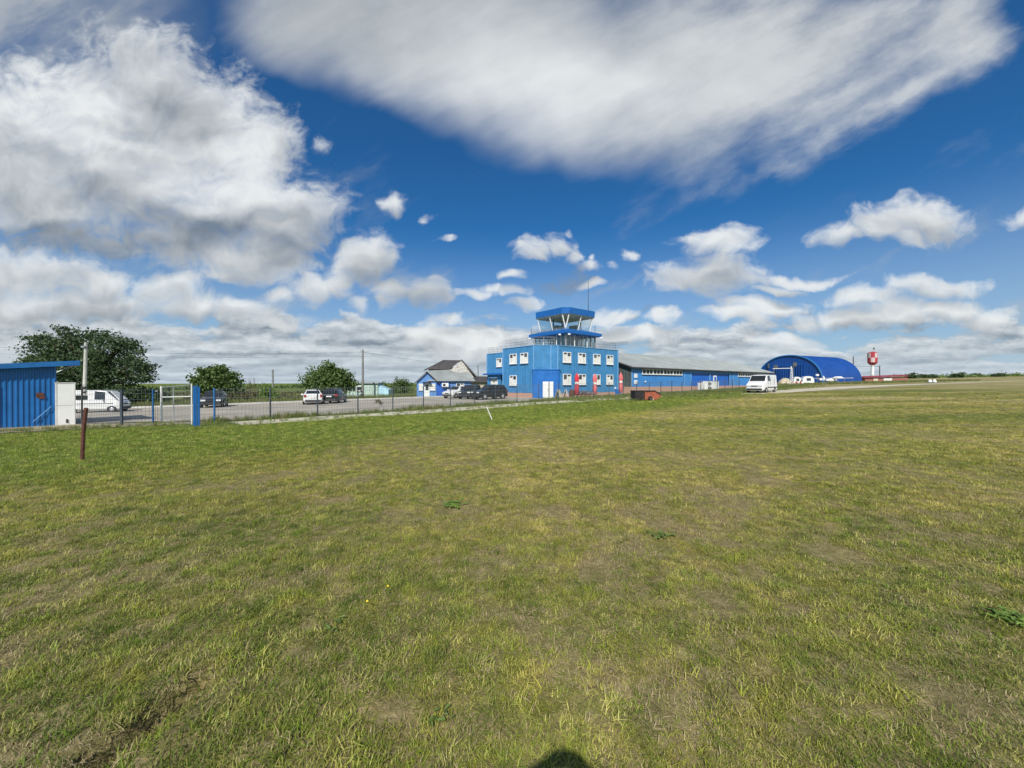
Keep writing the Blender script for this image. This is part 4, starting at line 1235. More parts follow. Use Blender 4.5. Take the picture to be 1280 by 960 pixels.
car_at(391, 505.0, 118, SEDAN, 'car', S_S, S_T, M['white_paint'], (1.3, -1.35), label='white saloon car parked by the round tree, seen from behind', group=PK)
car_at(418, 503.8, 100, HATCH, 'car', [(4, 5), (5, 6)], [(3, 4), (6, 7)], M['black_paint'], (1.25, -1.3), label='black hatchback parked next to the white saloon car', group=PK)
car_at(268, 508.8, 300, HATCH, 'car', [(4, 5), (5, 6)], [(3, 4), (6, 7)], M['grey_paint'], (1.25, -1.3), label='dark grey hatchback parked alone near the blue gate pillar', group=PK)
q_ = A(191.5, 58)
loft_car('parked_car', 'small pale car far off, seen through the mesh fence beside the white gate', (q_.x, q_.y, q_.z + 0.035), R_(140), SEDAN, 'car', S_S, S_T, M['white_paint'], (1.3, -1.35), group=PK)
CT = 'vehicles parked beside the tower'
car_at(571, 497.6, 240, HATCH, 'car', [(4, 5), (5, 6)], [(3, 4), (6, 7)], M['white_paint'], (1.25, -1.3), label='white hatchback parked in front of the small blue house window', group=CT)
s1_ = car_at(588, 498.6, 256, SUV, 'car', [(4, 5), (5, 6)], [(3, 4), (6, 7)], M['grey_paint'], (1.4, -1.4), wr=.36, label='dark grey off-road car between the white hatchback and the black one', group=CT)
s2_ = car_at(612, 499.3, 220, SUV, 'car', [(4, 5), (5, 6)], [(3, 4), (6, 7)], M['black_paint'], (1.4, -1.4), wr=.37, label='black off-road car with pale wheels parked at the tower porch', group=CT)
s1_.scale = s2_.scale = (0.92, 0.92, 0.95)
# minibus at the left
mp = A(122, 31.5)
mv = loft_car('minibus', 'white minibus with covered windscreen standing beyond the left mesh fence', (mp.x, mp.y, ground(mp.x, mp.y) + 0.035), R_(20), BUS, 'minibus', [(4, 5)], [(3, 4)], M['white_paint'], (1.6, -1.5), wr=.33)
mv.scale = (0.80, 0.80, 0.80)
MB().add([(2.03, -0.62, 1.30), (2.03, 0.80, 1.30), (1.20, 0.76, 2.13), (1.20, -0.30, 2.13), (1.98, -0.62, 1.26), (1.98, 0.80, 1.26), (1.15, 0.76, 2.09), (1.15, -0.30, 2.09)], [(0, 1, 2, 3), (7, 6, 5, 4), (0, 4, 5, 1), (1, 5, 6, 2), (2, 6, 7, 3), (3, 7, 4, 0)]).build('windscreen_cover', M['white'], mv)
MB().b2((-2.0, -1.02, 1.32), (-0.3, -0.985, 1.75)).build('side_window', M['car_glass'], mv)
MB().b2((-2.4, -1.018, 0.86), (1.7, -0.992, 0.93)).build('side_stripe', M['grey_gable'], mv)
# van on the grass
vp = P(952, 490.6)
van = loft_car('delivery_van', 'white panel van parked on the grass in front of the blue hangars', (vp.x, vp.y, ground(vp.x, vp.y)), R_(220), VAN, 'van', [(4, 5)], [(3, 4)], M['white_paint'], (1.6, -1.5), wr=.33)
van.scale = (1.1, 1.1, 1.1)
MB().b2((0.02, 0.985, 0.42), (0.05, 1.006, 1.9)).b2((-1.3, 0.985, 0.42), (-1.27, 1.006, 1.9)).build('door_seam', M['plastic'], van)
MB().b2((-2.35, 1.0, 0.60), (1.2, 1.03, 0.72)).build('side_moulding', M['plastic'], van)

# ================================================================== fence along the field
fe = thing('mesh_fence', 'welded wire mesh fence on dark posts between the field and the parking area', 'fence')
def post(x, y, h, m, r=0.032, parent=None):
    z = ground(x, y)
    return MB().b2((x - r, y - r, z - 0.3), (x + r, y + r, z + h)).build('post', m, parent or fe)
def panel(a, b, h, parent):
    """one mesh panel: thin upright wires and doubled long wires"""
    mb = MB()
    d = (b - a); L = d.length
    rz = math.atan2(d.y, d.x)
    n = max(2, int(L / 0.16))
    za, zb = ground(a.x, a.y), ground(b.x, b.y)
    for k in range(1, n):
        q = a.lerp(b, k / n); z = za + (zb - za) * k / n
        mb.box((q.x, q.y, z + 0.05 + h / 2), (0.008, 0.008, h), rz)
    for zz in (0.08, 0.35, 0.65, 0.95, 1.25, 1.55, h):
        mb.tube([(a.x, a.y, za + zz), (b.x, b.y, zb + zz)], 0.007, 4, False)
    return mb.build('wire_panel', M['wire'], parent)
posts = []
t = 0.35
while t < (FENCE[2] - FENCE[1]).length:
    posts.append(FENCE[1] + U1 * t); t += 2.52
t = 0.6
while t < 52:
    posts.append(FENCE[2] + U2 * t); t += 2.75
for i, q in enumerate(posts):
    post(q.x, q.y, 1.78, M['post_blue'] if i == 0 else M['post_dark'])
    if i:
        panel(posts[i - 1], q, 1.72, fe)
lf = thing('mesh_fence', 'short run of wire mesh fence between the white cabinet and the gate', 'fence')
LP_ = [P(95, 530).xy, P(152, 532).xy, P(191, 529).xy, P(200, 528).xy]
for i, q in enumerate(LP_):
    if i in (1, 2):
        post(q.x, q.y, 1.75 if i == 1 else 1.75, M['post_dark'] if i == 1 else M['post_blue'], 0.04 if i == 1 else 0.03, lf)
    if i:
        panel(LP_[i - 1], q, 1.72, lf)
# gate: white tube frame and a blue sheet pillar
ga, gb = P(201.5, 528), P(239.5, 530.5)
gt = thing('field_gate', 'white tubular steel gate with wire infill beside the blue pillar', 'gate')
d = (gb - ga)
def gpt(s, z):
    q = ga.lerp(gb, s)
    return Vector((q.x, q.y, q.z + z))
MB().tube([gpt(0, -0.2), gpt(0, 1.92)], 0.045, 8).build('gate_post', M['white_dirty'], gt)
MB().tube([gpt(1, 0), gpt(1, 1.98)], 0.03, 8).build('gate_post', M['white_dirty'], gt)
MB().tube([gpt(0.02, 1.86), gpt(0.98, 1.93)], 0.02, 8).build('top_rail', M['galv'], gt)
MB().tube([gpt(0.02, 1.34), gpt(0.98, 1.36)], 0.026, 8).build('middle_rail', M['white'], gt)
MB().tube([gpt(0.42, 0.06), gpt(0.42, 1.88)], 0.024, 8).build('stile', M['galv'], gt)
MB().tube([gpt(0.02, 0.06), gpt(0.98, 0.06)], 0.02, 8).build('bottom_rail', M['galv'], gt)
mb = MB()
for k in range(1, 22):
    mb.tube([gpt(k / 22, 0.06), gpt(k / 22, 1.88)], 0.006, 4, False)
for z in (0.35, 0.65, 0.95, 1.62):
    mb.tube([gpt(0.02, z), gpt(0.98, z)], 0.006, 4, False)
mb.build('wire_panel', M['wire'], gt)
bp = P(245.5, 532.5)
bl = thing('gate_pillar', 'narrow blue sheet metal gate leaf standing folded at the end of the fence', 'gate leaf', (bp.x, bp.y, bp.z), R_(40))
bl.scale = (0.62, 0.62, 0.90)
MB().ribbed((-0.20, 0), (0.02, 0), 0.02, 2.05, 0.11, 0.03).ribbed((0.02, 0.05), (-0.20, 0.05), 0.02, 2.05, 0.11, 0.03).build('sheet', M['shed'], bl)
MB().ribbed((0.09, 0), (0.21, 0), -0.02, 2.0, 0.06, 0.02).ribbed((0.21, 0.05), (0.09, 0.05), -0.02, 2.0, 0.06, 0.02).build('sheet', M['shed'], bl)
MB().tube([(0.055, 0.02, -0.3), (0.055, 0.02, 2.12)], 0.032, 8).build('hinge_post', M['post_blue'], bl)

# ================================================================== poles and wires
def pole(name, label, px, depth, h, r0, r1, m, cross=(), group=None):
    p = A(px, depth)
    t = thing(name, label, 'pole', (p.x, p.y, p.z), 0, group)
    MB().tube([(0, 0, -0.5), (0, 0, h * 0.5), (0, 0, h)], [r0, (r0 + r1) / 2, r1], 10).build('shaft', m, t)
    for (z, w) in cross:
        MB().box((0, 0, z), (w, 0.09, 0.09), 0.3).build('crossarm', M['grey_pole'], t)
        for s in (-1, 1):
            MB().lathe([(0.03, 0), (0.045, 0.05), (0.03, 0.10), (0.01, 0.14)], 8, (s * w * 0.46, s * w * 0.13, z + 0.045)).build('insulator', M['white'], t)
    return t
UP = 'poles of the overhead line'
pole('utility_pole', 'tall grey concrete utility pole right of the round tree', 453.5, 57, Z(437, 57) - A(453.5, 57).z, 0.20, 0.12, M['grey_pole'], ((Z(440, 57) - A(453.5, 57).z, 0.9), (Z(445.5, 57) - A(453.5, 57).z, 0.5)), UP)
pole('utility_pole', 'short thin grey pole standing over the young bush', 341, 70, Z(462, 70) - A(341, 70).z, 0.17, 0.13, M['grey_pole'], (), UP)
pole('utility_pole', 'thin grey pole rising behind the parked cars left of the tower', 597.5, 95, Z(456, 95) - A(597.5, 95).z, 0.16, 0.11, M['grey_pole'], ((Z(458, 95) - A(597.5, 95).z, 0.8),), UP)
pole('utility_pole', 'dark pole with lamp head behind the arched hangar', 1066.5, 172, Z(445.5, 172) - A(1066.5, 172).z, 0.20, 0.16, M['dark_pole'], ((Z(446, 172) - A(1066.5, 172).z, 1.1),), UP)
pole('utility_pole', 'dark pole right of the water tower column', 1099.5, 165, Z(457, 165) - A(1099.5, 165).z, 0.20, 0.16, M['dark_pole'], ((Z(457.5, 165) - A(1099.5, 165).z, 3.2),), UP)
def wire(a, b, sag, label, r=0.013):
    a, b = Vector(a), Vector(b)
    pts = [a.lerp(b, k / 16) - Vector((0, 0, sag * 4 * (k / 16) * (1 - k / 16))) for k in range(17)]
    tag(MB().tube(pts, r, 4, False).build('overhead_wire', M['dark_pole']), label, 'wire')
pt = A(453.5, 57); pt.z = Z(440, 57)
w0 = A(-60, 62); w0.z = Z(430, 62)
wire(w0, pt, 0.8, 'upper overhead wire running from the left past the big tree to the tall pole')
pt2 = A(453.5, 57); pt2.z = Z(445, 57); w1 = A(-60, 62); w1.z = Z(440, 62)
wire(w1, pt2, 0.5, 'lower overhead wire running from the left past the big tree to the tall pole', 0.011)
q = A(597.5, 95); q.z = Z(458, 95)
wire(pt, q, 0.3, 'overhead wire sloping from the tall pole down behind the blue house')
a_, b_ = A(1066.5, 172), A(1099.5, 165); a_.z = Z(457.5, 172); b_.z = Z(458, 165)
wire(a_, b_, 0.05, 'wire strung between the two dark poles at the water tower', 0.06)

# pale timber pole on a dark steel stub, near the fence
pp = P(102, 531.5)
tp = thing('timber_pole', 'pale weathered timber pole strapped to a dark steel stub by the fence', 'pole', (pp.x, pp.y, pp.z))
hz = pp.y
zc, ztop = Z(485, hz) - pp.z, Z(428, hz) - pp.z
MB().tube([(0, 0, -0.3), (0.02, 0, zc + 0.1)], [0.038, 0.038], 8).build('steel_stub', M['dark_pole'], tp)
MB().tube([(0.04, 0.09, zc - 0.35), (0.09, 0.09, (zc + ztop) / 2), (0.125, 0.09, ztop)], [0.078, 0.07, 0.062], 10).build('timber', M['pole'], tp)
MB().lathe([(0.10, -0.05), (0.115, 0), (0.10, 0.05)], 10, (0.045, 0.07, zc + 0.02)).lathe([(0.095, -0.03), (0.105, 0), (0.095, 0.03)], 10, (0.045, 0.07, zc - 0.2)).build('strap', M['dark_pole'], tp)
MB().box((0.10, 0.0, ztop - 0.22), (0.16, 0.1, 0.08)).build('bracket', M['galv'], tp)
# rusty post in the grass
rp_ = P(102, 575)
rt = thing('rusty_post', 'short rusty brown steel post leaning in the green grass', 'post', (rp_.x, rp_.y, rp_.z))
hh = Z(511, rp_.y) - rp_.z
MB().tube([(0, 0, -0.2), (0.03, 0, hh * 0.5), (0.10, 0.0, hh)], [0.036, 0.038, 0.036], 9).build('shaft', M['rust'], rt)
MB().tube([(0.10, 0, hh - 0.003), (0.105, 0, hh + 0.02)], [0.042, 0.037], 9).build('cap', M['rust'], rt)
# white stake
sk = P(616, 524.5)
st_ = MB().tube([(0, 0, -0.1), (-0.30, 0.0, 0.62)], [0.024, 0.020], 7).build('white_stake', M['white'])
st_.location = sk; tag(st_, 'thin white stake leaning to the left in the mown field', 'stake')
bo = P(202, 523)

# ================================================================== in front of the tower and hangars
FL = 'furled red parasols in front of the tower'
def parasol(px, py, ytop, label, first=None, m='red'):
    p = P(px, py)
    h = Z(ytop, p.y) - p.z
    t = thing('furled_parasol', label, 'parasol', (p.x, p.y, p.z), 0, FL)
    MB().tube([(0, 0, 0), (0, 0, h)], 0.025, 8).build('pole', M['white'], t)
    MB().lathe([(0.30, 0.0), (0.30, 0.06), (0.06, 0.10), (0.04, 0.22)], 14).build('base', M['concrete'], t)
    mb = MB(); vs, fs = [], []
    prof = [(0.10, 0.42), (0.19, 0.50), (0.23, h * 0.40), (0.17, h * 0.60), (0.24, h * 0.78), (0.20, h * 0.86), (0.07, h * 0.97), (0.03, h * 1.0)]
    n = 24
    for (r, z) in prof:
        for k in range(n):
            a = 2 * math.pi * k / n
            rr_ = r * (1 + 0.22 * math.cos(6 * a + z * 1.5) * (1 if z < h * 0.9 else 0))
            vs.append((rr_ * math.cos(a), rr_ * math.sin(a), z))
    for i in range(len(prof) - 1):
        for k in range(n):
            fs.append((i * n + k, i * n + (k + 1) % n, (i + 1) * n + (k + 1) % n, (i + 1) * n + k))
    mb.add(vs, fs).build('canopy', M[m], t, True)
    MB().lathe([(0.215, h * 0.56), (0.21, h * 0.60), (0.215, h * 0.64)], 14).build('strap', M['white'], t)
    return t
parasol(721, 498.0, 466, 'furled red parasol nearest the white double door of the tower')
parasol(743.5, 497.2, 467, 'faded pink red furled parasol under the third column of tower windows', m='red_white')
parasol(776, 495.0, 465.5, 'furled red parasol beyond the tower corner, against the grey gable', m='red_white')
def aboard(px, py, m, label, rz, w=0.75, h=1.0):
    p = P(px, py)
    t = thing('folding_board', label, 'board', (p.x, p.y, p.z), R_(rz))
    for s in (-1, 1):
        MB().add([(-w / 2, s * 0.36, 0), (w / 2, s * 0.36, 0), (w / 2, s * 0.03, h), (-w / 2, s * 0.03, h), (-w / 2, s * 0.32, 0), (w / 2, s * 0.32, 0), (w / 2, s * 0.005, h), (-w / 2, s * 0.005, h)],
                 [(0, 1, 2, 3), (7, 6, 5, 4), (0, 4, 5, 1), (1, 5, 6, 2), (2, 6, 7, 3), (3, 7, 4, 0)]).build('board', M[m], t)
    return t
aboard(698, 497.6, 'cream', 'cream coloured folding board beside the tower door', 60)
aboard(707.5, 497.5, 'white', 'white folding board between the door and the first parasol', 70)
def bench(px, py, label, rz, m='wood'):
    p = P(px, py)
    t = thing('picnic_table', label, 'picnic table', (p.x, p.y, p.z), R_(rz))
    for k in range(4):
        MB().box((0, -0.3 + k * 0.2, 0.74), (1.7, 0.185, 0.045)).build('plank', M[m], t)
    for s in (-1, 1):
        MB().box((0, s * 0.72, 0.44), (1.7, 0.26, 0.045)).build('bench_plank', M[m], t)
        MB().tube([(s * 0.6, -0.62, 0.0), (s * 0.6, -0.15, 0.72)], 0.045, 4).tube([(s * 0.6, 0.62, 0.0), (s * 0.6, 0.15, 0.72)], 0.045, 4).box((s * 0.6, 0, 0.38), (0.06, 1.5, 0.09)).build('leg', M[m], t)
    return t
bench(728.5, 497.4, 'dark wooden picnic table to the right of the first parasol', 60)
bench(735, 496.8, 'weathered wooden picnic table left of the pink parasol', 20, 'wood')
p = P(715, 497.4)
bb = thing('barrel', 'dark brown barrel standing just left of the first parasol', 'barrel', (p.x, p.y, p.z))
MB().lathe([(0.0, 0.0), (0.27, 0.0), (0.34, 0.3), (0.36, 0.5), (0.34, 0.7), (0.28, 1.0), (0.0, 1.0)], 18).build('staves', M['rust'], bb, True)
for z in (0.18, 0.5, 0.82):
    MB().lathe([(0.345 if z != 0.5 else 0.372, z - 0.03), (0.345 if z != 0.5 else 0.372, z + 0.03)], 18, ).build('hoop', M['dark_pole'], bb)

# old machine on the grass
p = P(808, 500.6)
mc = thing('mower_attachment', 'old black and rusty red mowing machine left on the grass before the hangar', 'machine', (p.x, p.y, p.z), R_(8))
MB().b2((-1.36, -0.45, 0.16), (-0.42, 0.55, 0.92)).build('black_housing', M['black'], mc)
MB().b2((-1.40, -0.49, 0.925), (0.05, 0.59, 0.98)).build('top_plate', M['plastic'], mc)
mb = MB(); mb.add([(-0.40, -0.5, 0.12), (0.75, -0.5, 0.10), (1.28, -0.5, 0.42), (1.15, -0.5, 0.62), (0.55, -0.5, 0.95), (-0.40, -0.5, 0.92)] + [(-0.40, 0.55, 0.12), (0.75, 0.55, 0.10), (1.28, 0.55, 0.42), (1.15, 0.55, 0.62), (0.55, 0.55, 0.95), (-0.40, 0.55, 0.92)],
                 [(0, 1, 2, 3, 4, 5), (11, 10, 9, 8, 7, 6), (0, 6, 7, 1), (1, 7, 8, 2), (2, 8, 9, 3), (3, 9, 10, 4), (4, 10, 11, 5), (5, 11, 6, 0)])
mb.build('red_hood', M['red_panel'], mc)
MB().tube([(-0.36, -0.53, 0.90), (0.55, -0.53, 0.96), (1.20, -0.53, 0.62)], 0.05, 5).build('hood_edge', M['black'], mc)
for x in (-1.0, 0.12):
    MB().lathe([(0.05, -0.08), (0.2, -0.08), (0.22, 0), (0.2, 0.08), (0.05, 0.08)], 14, (x, -0.56, 0.22), 'y').build('wheel', M['black'], mc)
MB().b2((0.1, -0.6, 0.02), (0.42, -0.51, 0.24)).build('skid', M['wood_pale'], mc)
MB().tube([(-1.3, -0.5, 0.55), (-0.9, -0.52, 0.3), (-0.5, -0.5, 0.55)], 0.03, 5).build('chain_guard', M['rust'], mc)

# white plant outside the hangar door
p = P(884, 485.2); p = A(884, 69.0)
ch = thing('cooling_unit', 'white outdoor cooling unit with round fans by the hangar door', 'cooling unit', (p.x, p.y, p.z - 0.1), RZ)
hh = Z(476.5, 69) - p.z + 0.1
MB().b2((-0.7, -0.45, 0), (0.7, 0.45, hh)).build('casing', M['white'], ch)
for x in (-0.34, 0.34):
    for z in (hh * 0.28, hh * 0.72):
        MB().lathe([(0.0, -0.03), (0.24, -0.03), (0.27, 0)], 14, (x, -0.452, z), 'y').build('fan', M['plastic'], ch)
p = A(877, 68.6); c2 = thing('white_tank', 'white box tank on the left of the cooling unit', 'tank', (p.x, p.y, p.z - 0.1), RZ)
MB().b2((-0.62, -0.4, 0), (0.55, 0.4, hh * 0.86)).build('casing', M['white_dirty'], c2); MB().tube([(0.0, 0, hh * .86), (0.0, 0, hh * 1.1)], 0.1, 8).build('filler_cap', M['grey_pole'], c2)
p = A(893, 69.3); c3 = thing('white_tank', 'white box tank on the right of the cooling unit', 'tank', (p.x, p.y, p.z - 0.1), RZ)
MB().b2((-0.75, -0.4, 0), (0.85, 0.4, hh * 0.92)).build('casing', M['white'], c3); MB().b2((-0.78, -0.43, hh * .92 + .002), (0.88, 0.43, hh * .97)).build('lid', M['white_dirty'], c3)

# ================================================================== clutter before the arched hangar
mp_ = A(989, 92)
mz = Z(460, 92) - mp_.z
ms = thing('signal_mast', 'white lattice mast with a long horizontal boom before the arched hangar', 'mast', (mp_.x, mp_.y, mp_.z), R_(10))
mb = MB()
for (x, y) in ((-0.2, -0.2), (0.2, -0.2), (0.0, 0.2)):
    mb.tube([(x * 1.8 - 0.2, y * 1.8, -0.1), (x * 0.5, y * 0.5, mz)], 0.05, 5)
for k in range(6):
    z = mz * k / 6
    mb.tube([(-0.38 + 0.03 * k, -0.3, z), (0.18 - 0.02 * k, -0.25, z + mz / 6)], 0.03, 4)
mb.build('lattice', M['white'], ms)
MB().tube([(0.3, 0, mz * 0.985), (-2.0, 0.2, mz * 0.975), (-4.6, 0.5, mz * 0.955)], 0.085, 6).build('boom', M['white'], ms)
MB().lathe([(0.12, 0.0), (0.12, 0.35), (0.02, 0.42)], 10, (0, 0, mz)).build('lamp', M['white'], ms)
def light_on_pole(px, depth, ytop, label):
    p = A(px, depth)
    h = Z(ytop, depth) - p.z
    t = thing('floodlight_pole', label, 'floodlight', (p.x, p.y, p.z), 0, 'floodlight poles before the arched hangar')
    MB().tube([(0, 0, -0.3), (0, 0, h)], [0.08, 0.05], 6).build('pole', M['grey_pole'], t)
    MB().b2((0.08, -0.2, h - 1.1), (0.9, 0.1, h - 0.1)).build('lamp_head', M['grey_gable'], t)
    MB().b2((-0.05, -0.07, h - 0.6), (0.1, 0.07, h - 0.45)).build('bracket', M['grey_pole'], t)
light_on_pole(967.5, 108, 456, 'floodlight pole at the left, just over the hangar roof end')
light_on_pole(991.5, 110, 453, 'floodlight pole at the middle of the arched hangar front')
def dome_cover(px, depth, ytop, wpx, label, m='white', opening=True):
    p = A(px, depth)
    h = Z(ytop, depth) - p.z
    w = wpx / FPX * depth
    t = thing('caravan', label, 'caravan', (p.x, p.y, p.z), R_(-20))
    prof = [(-w / 2, 0.35), (-w * 0.49, h * 0.62), (-w * 0.36, h * 0.93), (0, h), (w * 0.34, h * 0.92), (w * 0.48, h * 0.6), (w / 2, 0.35)]
    vs = [(x, -0.9, z) for x, z in prof] + [(x, 0.9, z) for x, z in prof]
    n = len(prof)
    MB().add(vs, [tuple(range(n)), tuple(range(2 * n - 1, n - 1, -1))] + [(k, n + k, n + (k + 1) % n, (k + 1) % n) for k in range(n)]).build('body', M[m], t)
    if opening:
        MB().b2((-w * 0.16, -0.93, h * 0.42), (w * 0.2, -0.903, h * 0.76)).build('window', M['pane'], t)
    for x in (-w * 0.2, w * 0.2):
        MB().lathe([(0.05, -0.08), (0.26, -0.08), (0.28, 0), (0.26, 0.08), (0.05, 0.08)], 12, (x, -0.8, 0.28), 'y').build('wheel', M['black'], t)
    return t
dome_cover(1009, 101, 470.2, 12, 'rounded white caravan with dark window before the arched hangar')
dome_cover(995.5, 103, 471, 8, 'small white caravan just right of the lattice mast', opening=True)
p = A(981, 99); tpz = thing('tarpaulin_heap', 'beige tarpaulin covered heap behind the white van', 'covered heap', (p.x, p.y, p.z))
hh = Z(472, 99) - p.z
rng = random.Random(4)
vs = []; fs = []
for j in range(7):
    for i in range(15):
        x = -1.6 + 3.2 * i / 14; y = -0.9 + 1.8 * j / 6
        z = hh * max(0.0, (1 - (abs(x) / 1.65) ** 3)) * max(0, 1 - (abs(y) / 0.95) ** 4) * (0.78 + 0.22 * math.sin(i * 1.7 + j)) - 0.02
        vs.append((x, y, z))
for j in range(6):
    for i in range(14):
        fs.append((j * 15 + i, j * 15 + i + 1, (j + 1) * 15 + i + 1, (j + 1) * 15 + i))
MB().add(vs, fs).build('tarpaulin', M['tarp'], tpz, True)
for x in (-1.7, -0.3, 0.9, 1.9):
    MB().tube([(x, -1.1, -0.1), (x, -1.1, hh * 0.6)], 0.06, 5).build('stake', M['wood_pale'], tpz)
p = A(996.5, 98); br = thing('striped_barrier', 'low red and white barrier standing in front of the small caravan', 'barrier', (p.x, p.y, p.z))
for k in range(6):
    MB().b2((-1.5 + k * 0.5, -0.12, 0.12), (-1.5 + k * 0.5 + 0.495, 0.12, 0.75)).build('block', M['tank_red'] if k % 2 == 0 else M['white'], br)
# small white aeroplane with its tail up, and a boxed instrument on a post
p = A(1038, 104)
ap = thing('light_aircraft', 'small white light aeroplane parked before the arched hangar', 'aeroplane', (p.x, p.y, p.z), R_(205))
MB().lathe([(0.05, -3.0), (0.28, -2.7), (0.48, -1.4), (0.50, -0.4), (0.36, 1.2), (0.16, 3.2), (0.04, 3.4)], 12, (0, 0, 0.95), 'x').build('fuselage', M['white'], ap, True)
MB().b2((-1.5, -4.4, 1.46), (-0.4, 4.4, 1.58)).build('wing', M['white'], ap)
MB().add([(2.5, -0.05, 1.05), (3.4, -0.05, 1.05), (3.6, -0.05, 2.1), (3.1, -0.05, 2.1), (2.5, 0.05, 1.05), (3.4, 0.05, 1.05), (3.6, 0.05, 2.1), (3.1, 0.05, 2.1)], [(0, 1, 2, 3), (7, 6, 5, 4), (0, 4, 5, 1), (1, 5, 6, 2), (2, 6, 7, 3), (3, 7, 4, 0)]).build('tail_fin', M['white'], ap)
MB().b2((2.6, -1.3, 1.12), (3.3, 1.3, 1.18)).build('tailplane', M['white'], ap)
MB().b2((-1.55, -0.36, 1.2), (-0.5, 0.36, 1.455)).build('canopy', M['pane'], ap)
for (x, y) in ((-2.3, 0), (-0.6, -0.8), (-0.6, 0.8)):
    MB().tube([(x, y * 0.3, 0.8), (x, y, 0.22)], 0.04, 5).lathe([(0.05, -0.07), (0.2, -0.07), (0.22, 0), (0.2, 0.07), (0.05, 0.07)], 10, (x, y, 0.22), 'y').build('landing_wheel', M['black'], ap)
p = A(1048, 110)
cs = thing('canopy_shelter', 'pale canvas shelter on posts at the right end of the arched hangar', 'shelter', (p.x, p.y, p.z), R_(15))
hh = Z(470.5, 110) - p.z
MB().prism([(-1.4, -0.9), (1.2, -0.9), (1.2, 0.9), (-1.4, 0.9)], hh * 0.70, hh, [(-0.9, -0.3), (0.7, -0.3), (0.7, 0.3), (-0.9, 0.3)]).build('canvas', M['white_dirty'], cs)
for (x, y) in ((-1.3, -0.8), (1.1, -0.8), (1.1, 0.8), (-1.3, 0.8)):
    MB().tube([(x, y, -0.2), (x, y, hh * 0.7)], 0.05, 5).build('leg', M['grey_pole'], cs)
for (px, yt, lab) in ((1021.5, 468, 'white box on a post in front of the arched hangar'), (1026, 473.5, 'low white box right under the arch trim')):
    p = A(px, 100); hh = Z(yt, 100) - p.z
    t = thing('post_box', lab, 'box', (p.x, p.y, p.z))
    MB().tube([(0, 0, -0.1), (0, 0, hh - 0.35)], 0.05, 5).build('post', M['grey_pole'], t)
    MB().box((0, 0, hh - 0.15), (0.7, 0.3, 0.45)).build('box', M['white'], t)
# runway markers
for (px, lab) in ((1162.5, 'left one of the two white runway marker boards at the far field edge'), (1168, 'right one of the two white runway marker boards at the far field edge')):
    p = P(px, 478.3)
    t = thing('runway_marker', lab, 'runway marker', (p.x, p.y, p.z), 0, 'runway markers at the far field edge')
    MB().prism([(-0.4, -0.25), (0.4, -0.25), (0.4, 0.25), (-0.4, 0.25)], 0.0, 0.8, [(-0.3, -0.04), (0.3, -0.04), (0.3, 0.04), (-0.3, 0.04)]).build('board', M['white'], t)
    MB().b2((-0.42, -0.3, 0.0), (0.42, 0.3, 0.1)).build('foot', M['plastic'], t)

# ================================================================== the photographer, standing behind the lens (seen only as a shadow)
def photographer():
    me = bpy.data.meshes.new('body')
    J = [(0.05, -0.42, 0.95), (0.05, -0.43, 1.18), (0.05, -0.43, 1.40), (0.05, -0.41, 1.52), (0.05, -0.37, 1.62), (0.05, -0.37, 1.74),
         (0.23, -0.43, 1.44), (0.32, -0.36, 1.22), (0.14, -0.13, 1.40), (0.10, -0.06, 1.50),
         (-0.13, -0.43, 1.44), (-0.22, -0.36, 1.22), (-0.05, -0.13, 1.40), (-0.04, -0.06, 1.50),
         (0.14, -0.42, 0.86), (0.16, -0.41, 0.48), (0.16, -0.44, 0.08), (0.16, -0.30, 0.04),
         (-0.04, -0.42, 0.86), (-0.06, -0.41, 0.48), (-0.06, -0.44, 0.08), (-0.06, -0.30, 0.04)]
    rad = [.15, .14, .15, .06, .095, .09, .07, .05, .038, .035, .07, .05, .038, .035, .10, .07, .045, .04, .10, .07, .045, .04]
    E = [(0, 1), (1, 2), (2, 3), (3, 4), (4, 5), (2, 6), (6, 7), (7, 8), (8, 9), (2, 10), (10, 11), (11, 12), (12, 13), (0, 14), (14, 15), (15, 16), (16, 17), (0, 18), (18, 19), (19, 20), (20, 21)]
    J = [(x - 0.10, y, z - 0.02) for (x, y, z) in J]
    me.from_pydata(J, E, [])
    o = bpy.data.objects.new('person', me)
    col.objects.link(o)
    sk = o.modifiers.new('skin', 'SKIN')
    for i, v in enumerate(me.skin_vertices[0].data):
        v.radius = (rad[i], rad[i] * (0.75 if i in (0, 1, 2) else 1))
    me.skin_vertices[0].data[0].use_root = True
    ss = o.modifiers.new('smooth', 'SUBSURF'); ss.levels = 2; ss.render_levels = 2
    me.materials.append(M['cloth'])
    tag(o, 'person in dark clothes standing on the grass holding up both hands, casting the shadow', 'person')
    MB().lathe([(0.20, -0.045), (0.195, -0.03), (0.125, -0.015), (0.125, 0.045), (0.112, 0.07), (0.01, 0.075)], 16, (-0.05, -0.37, 1.71)).build('cap', M['grey_cloth'], o)  # wide brimmed hat, itself unseen; brim shaped to widen the cast shadow
photographer()

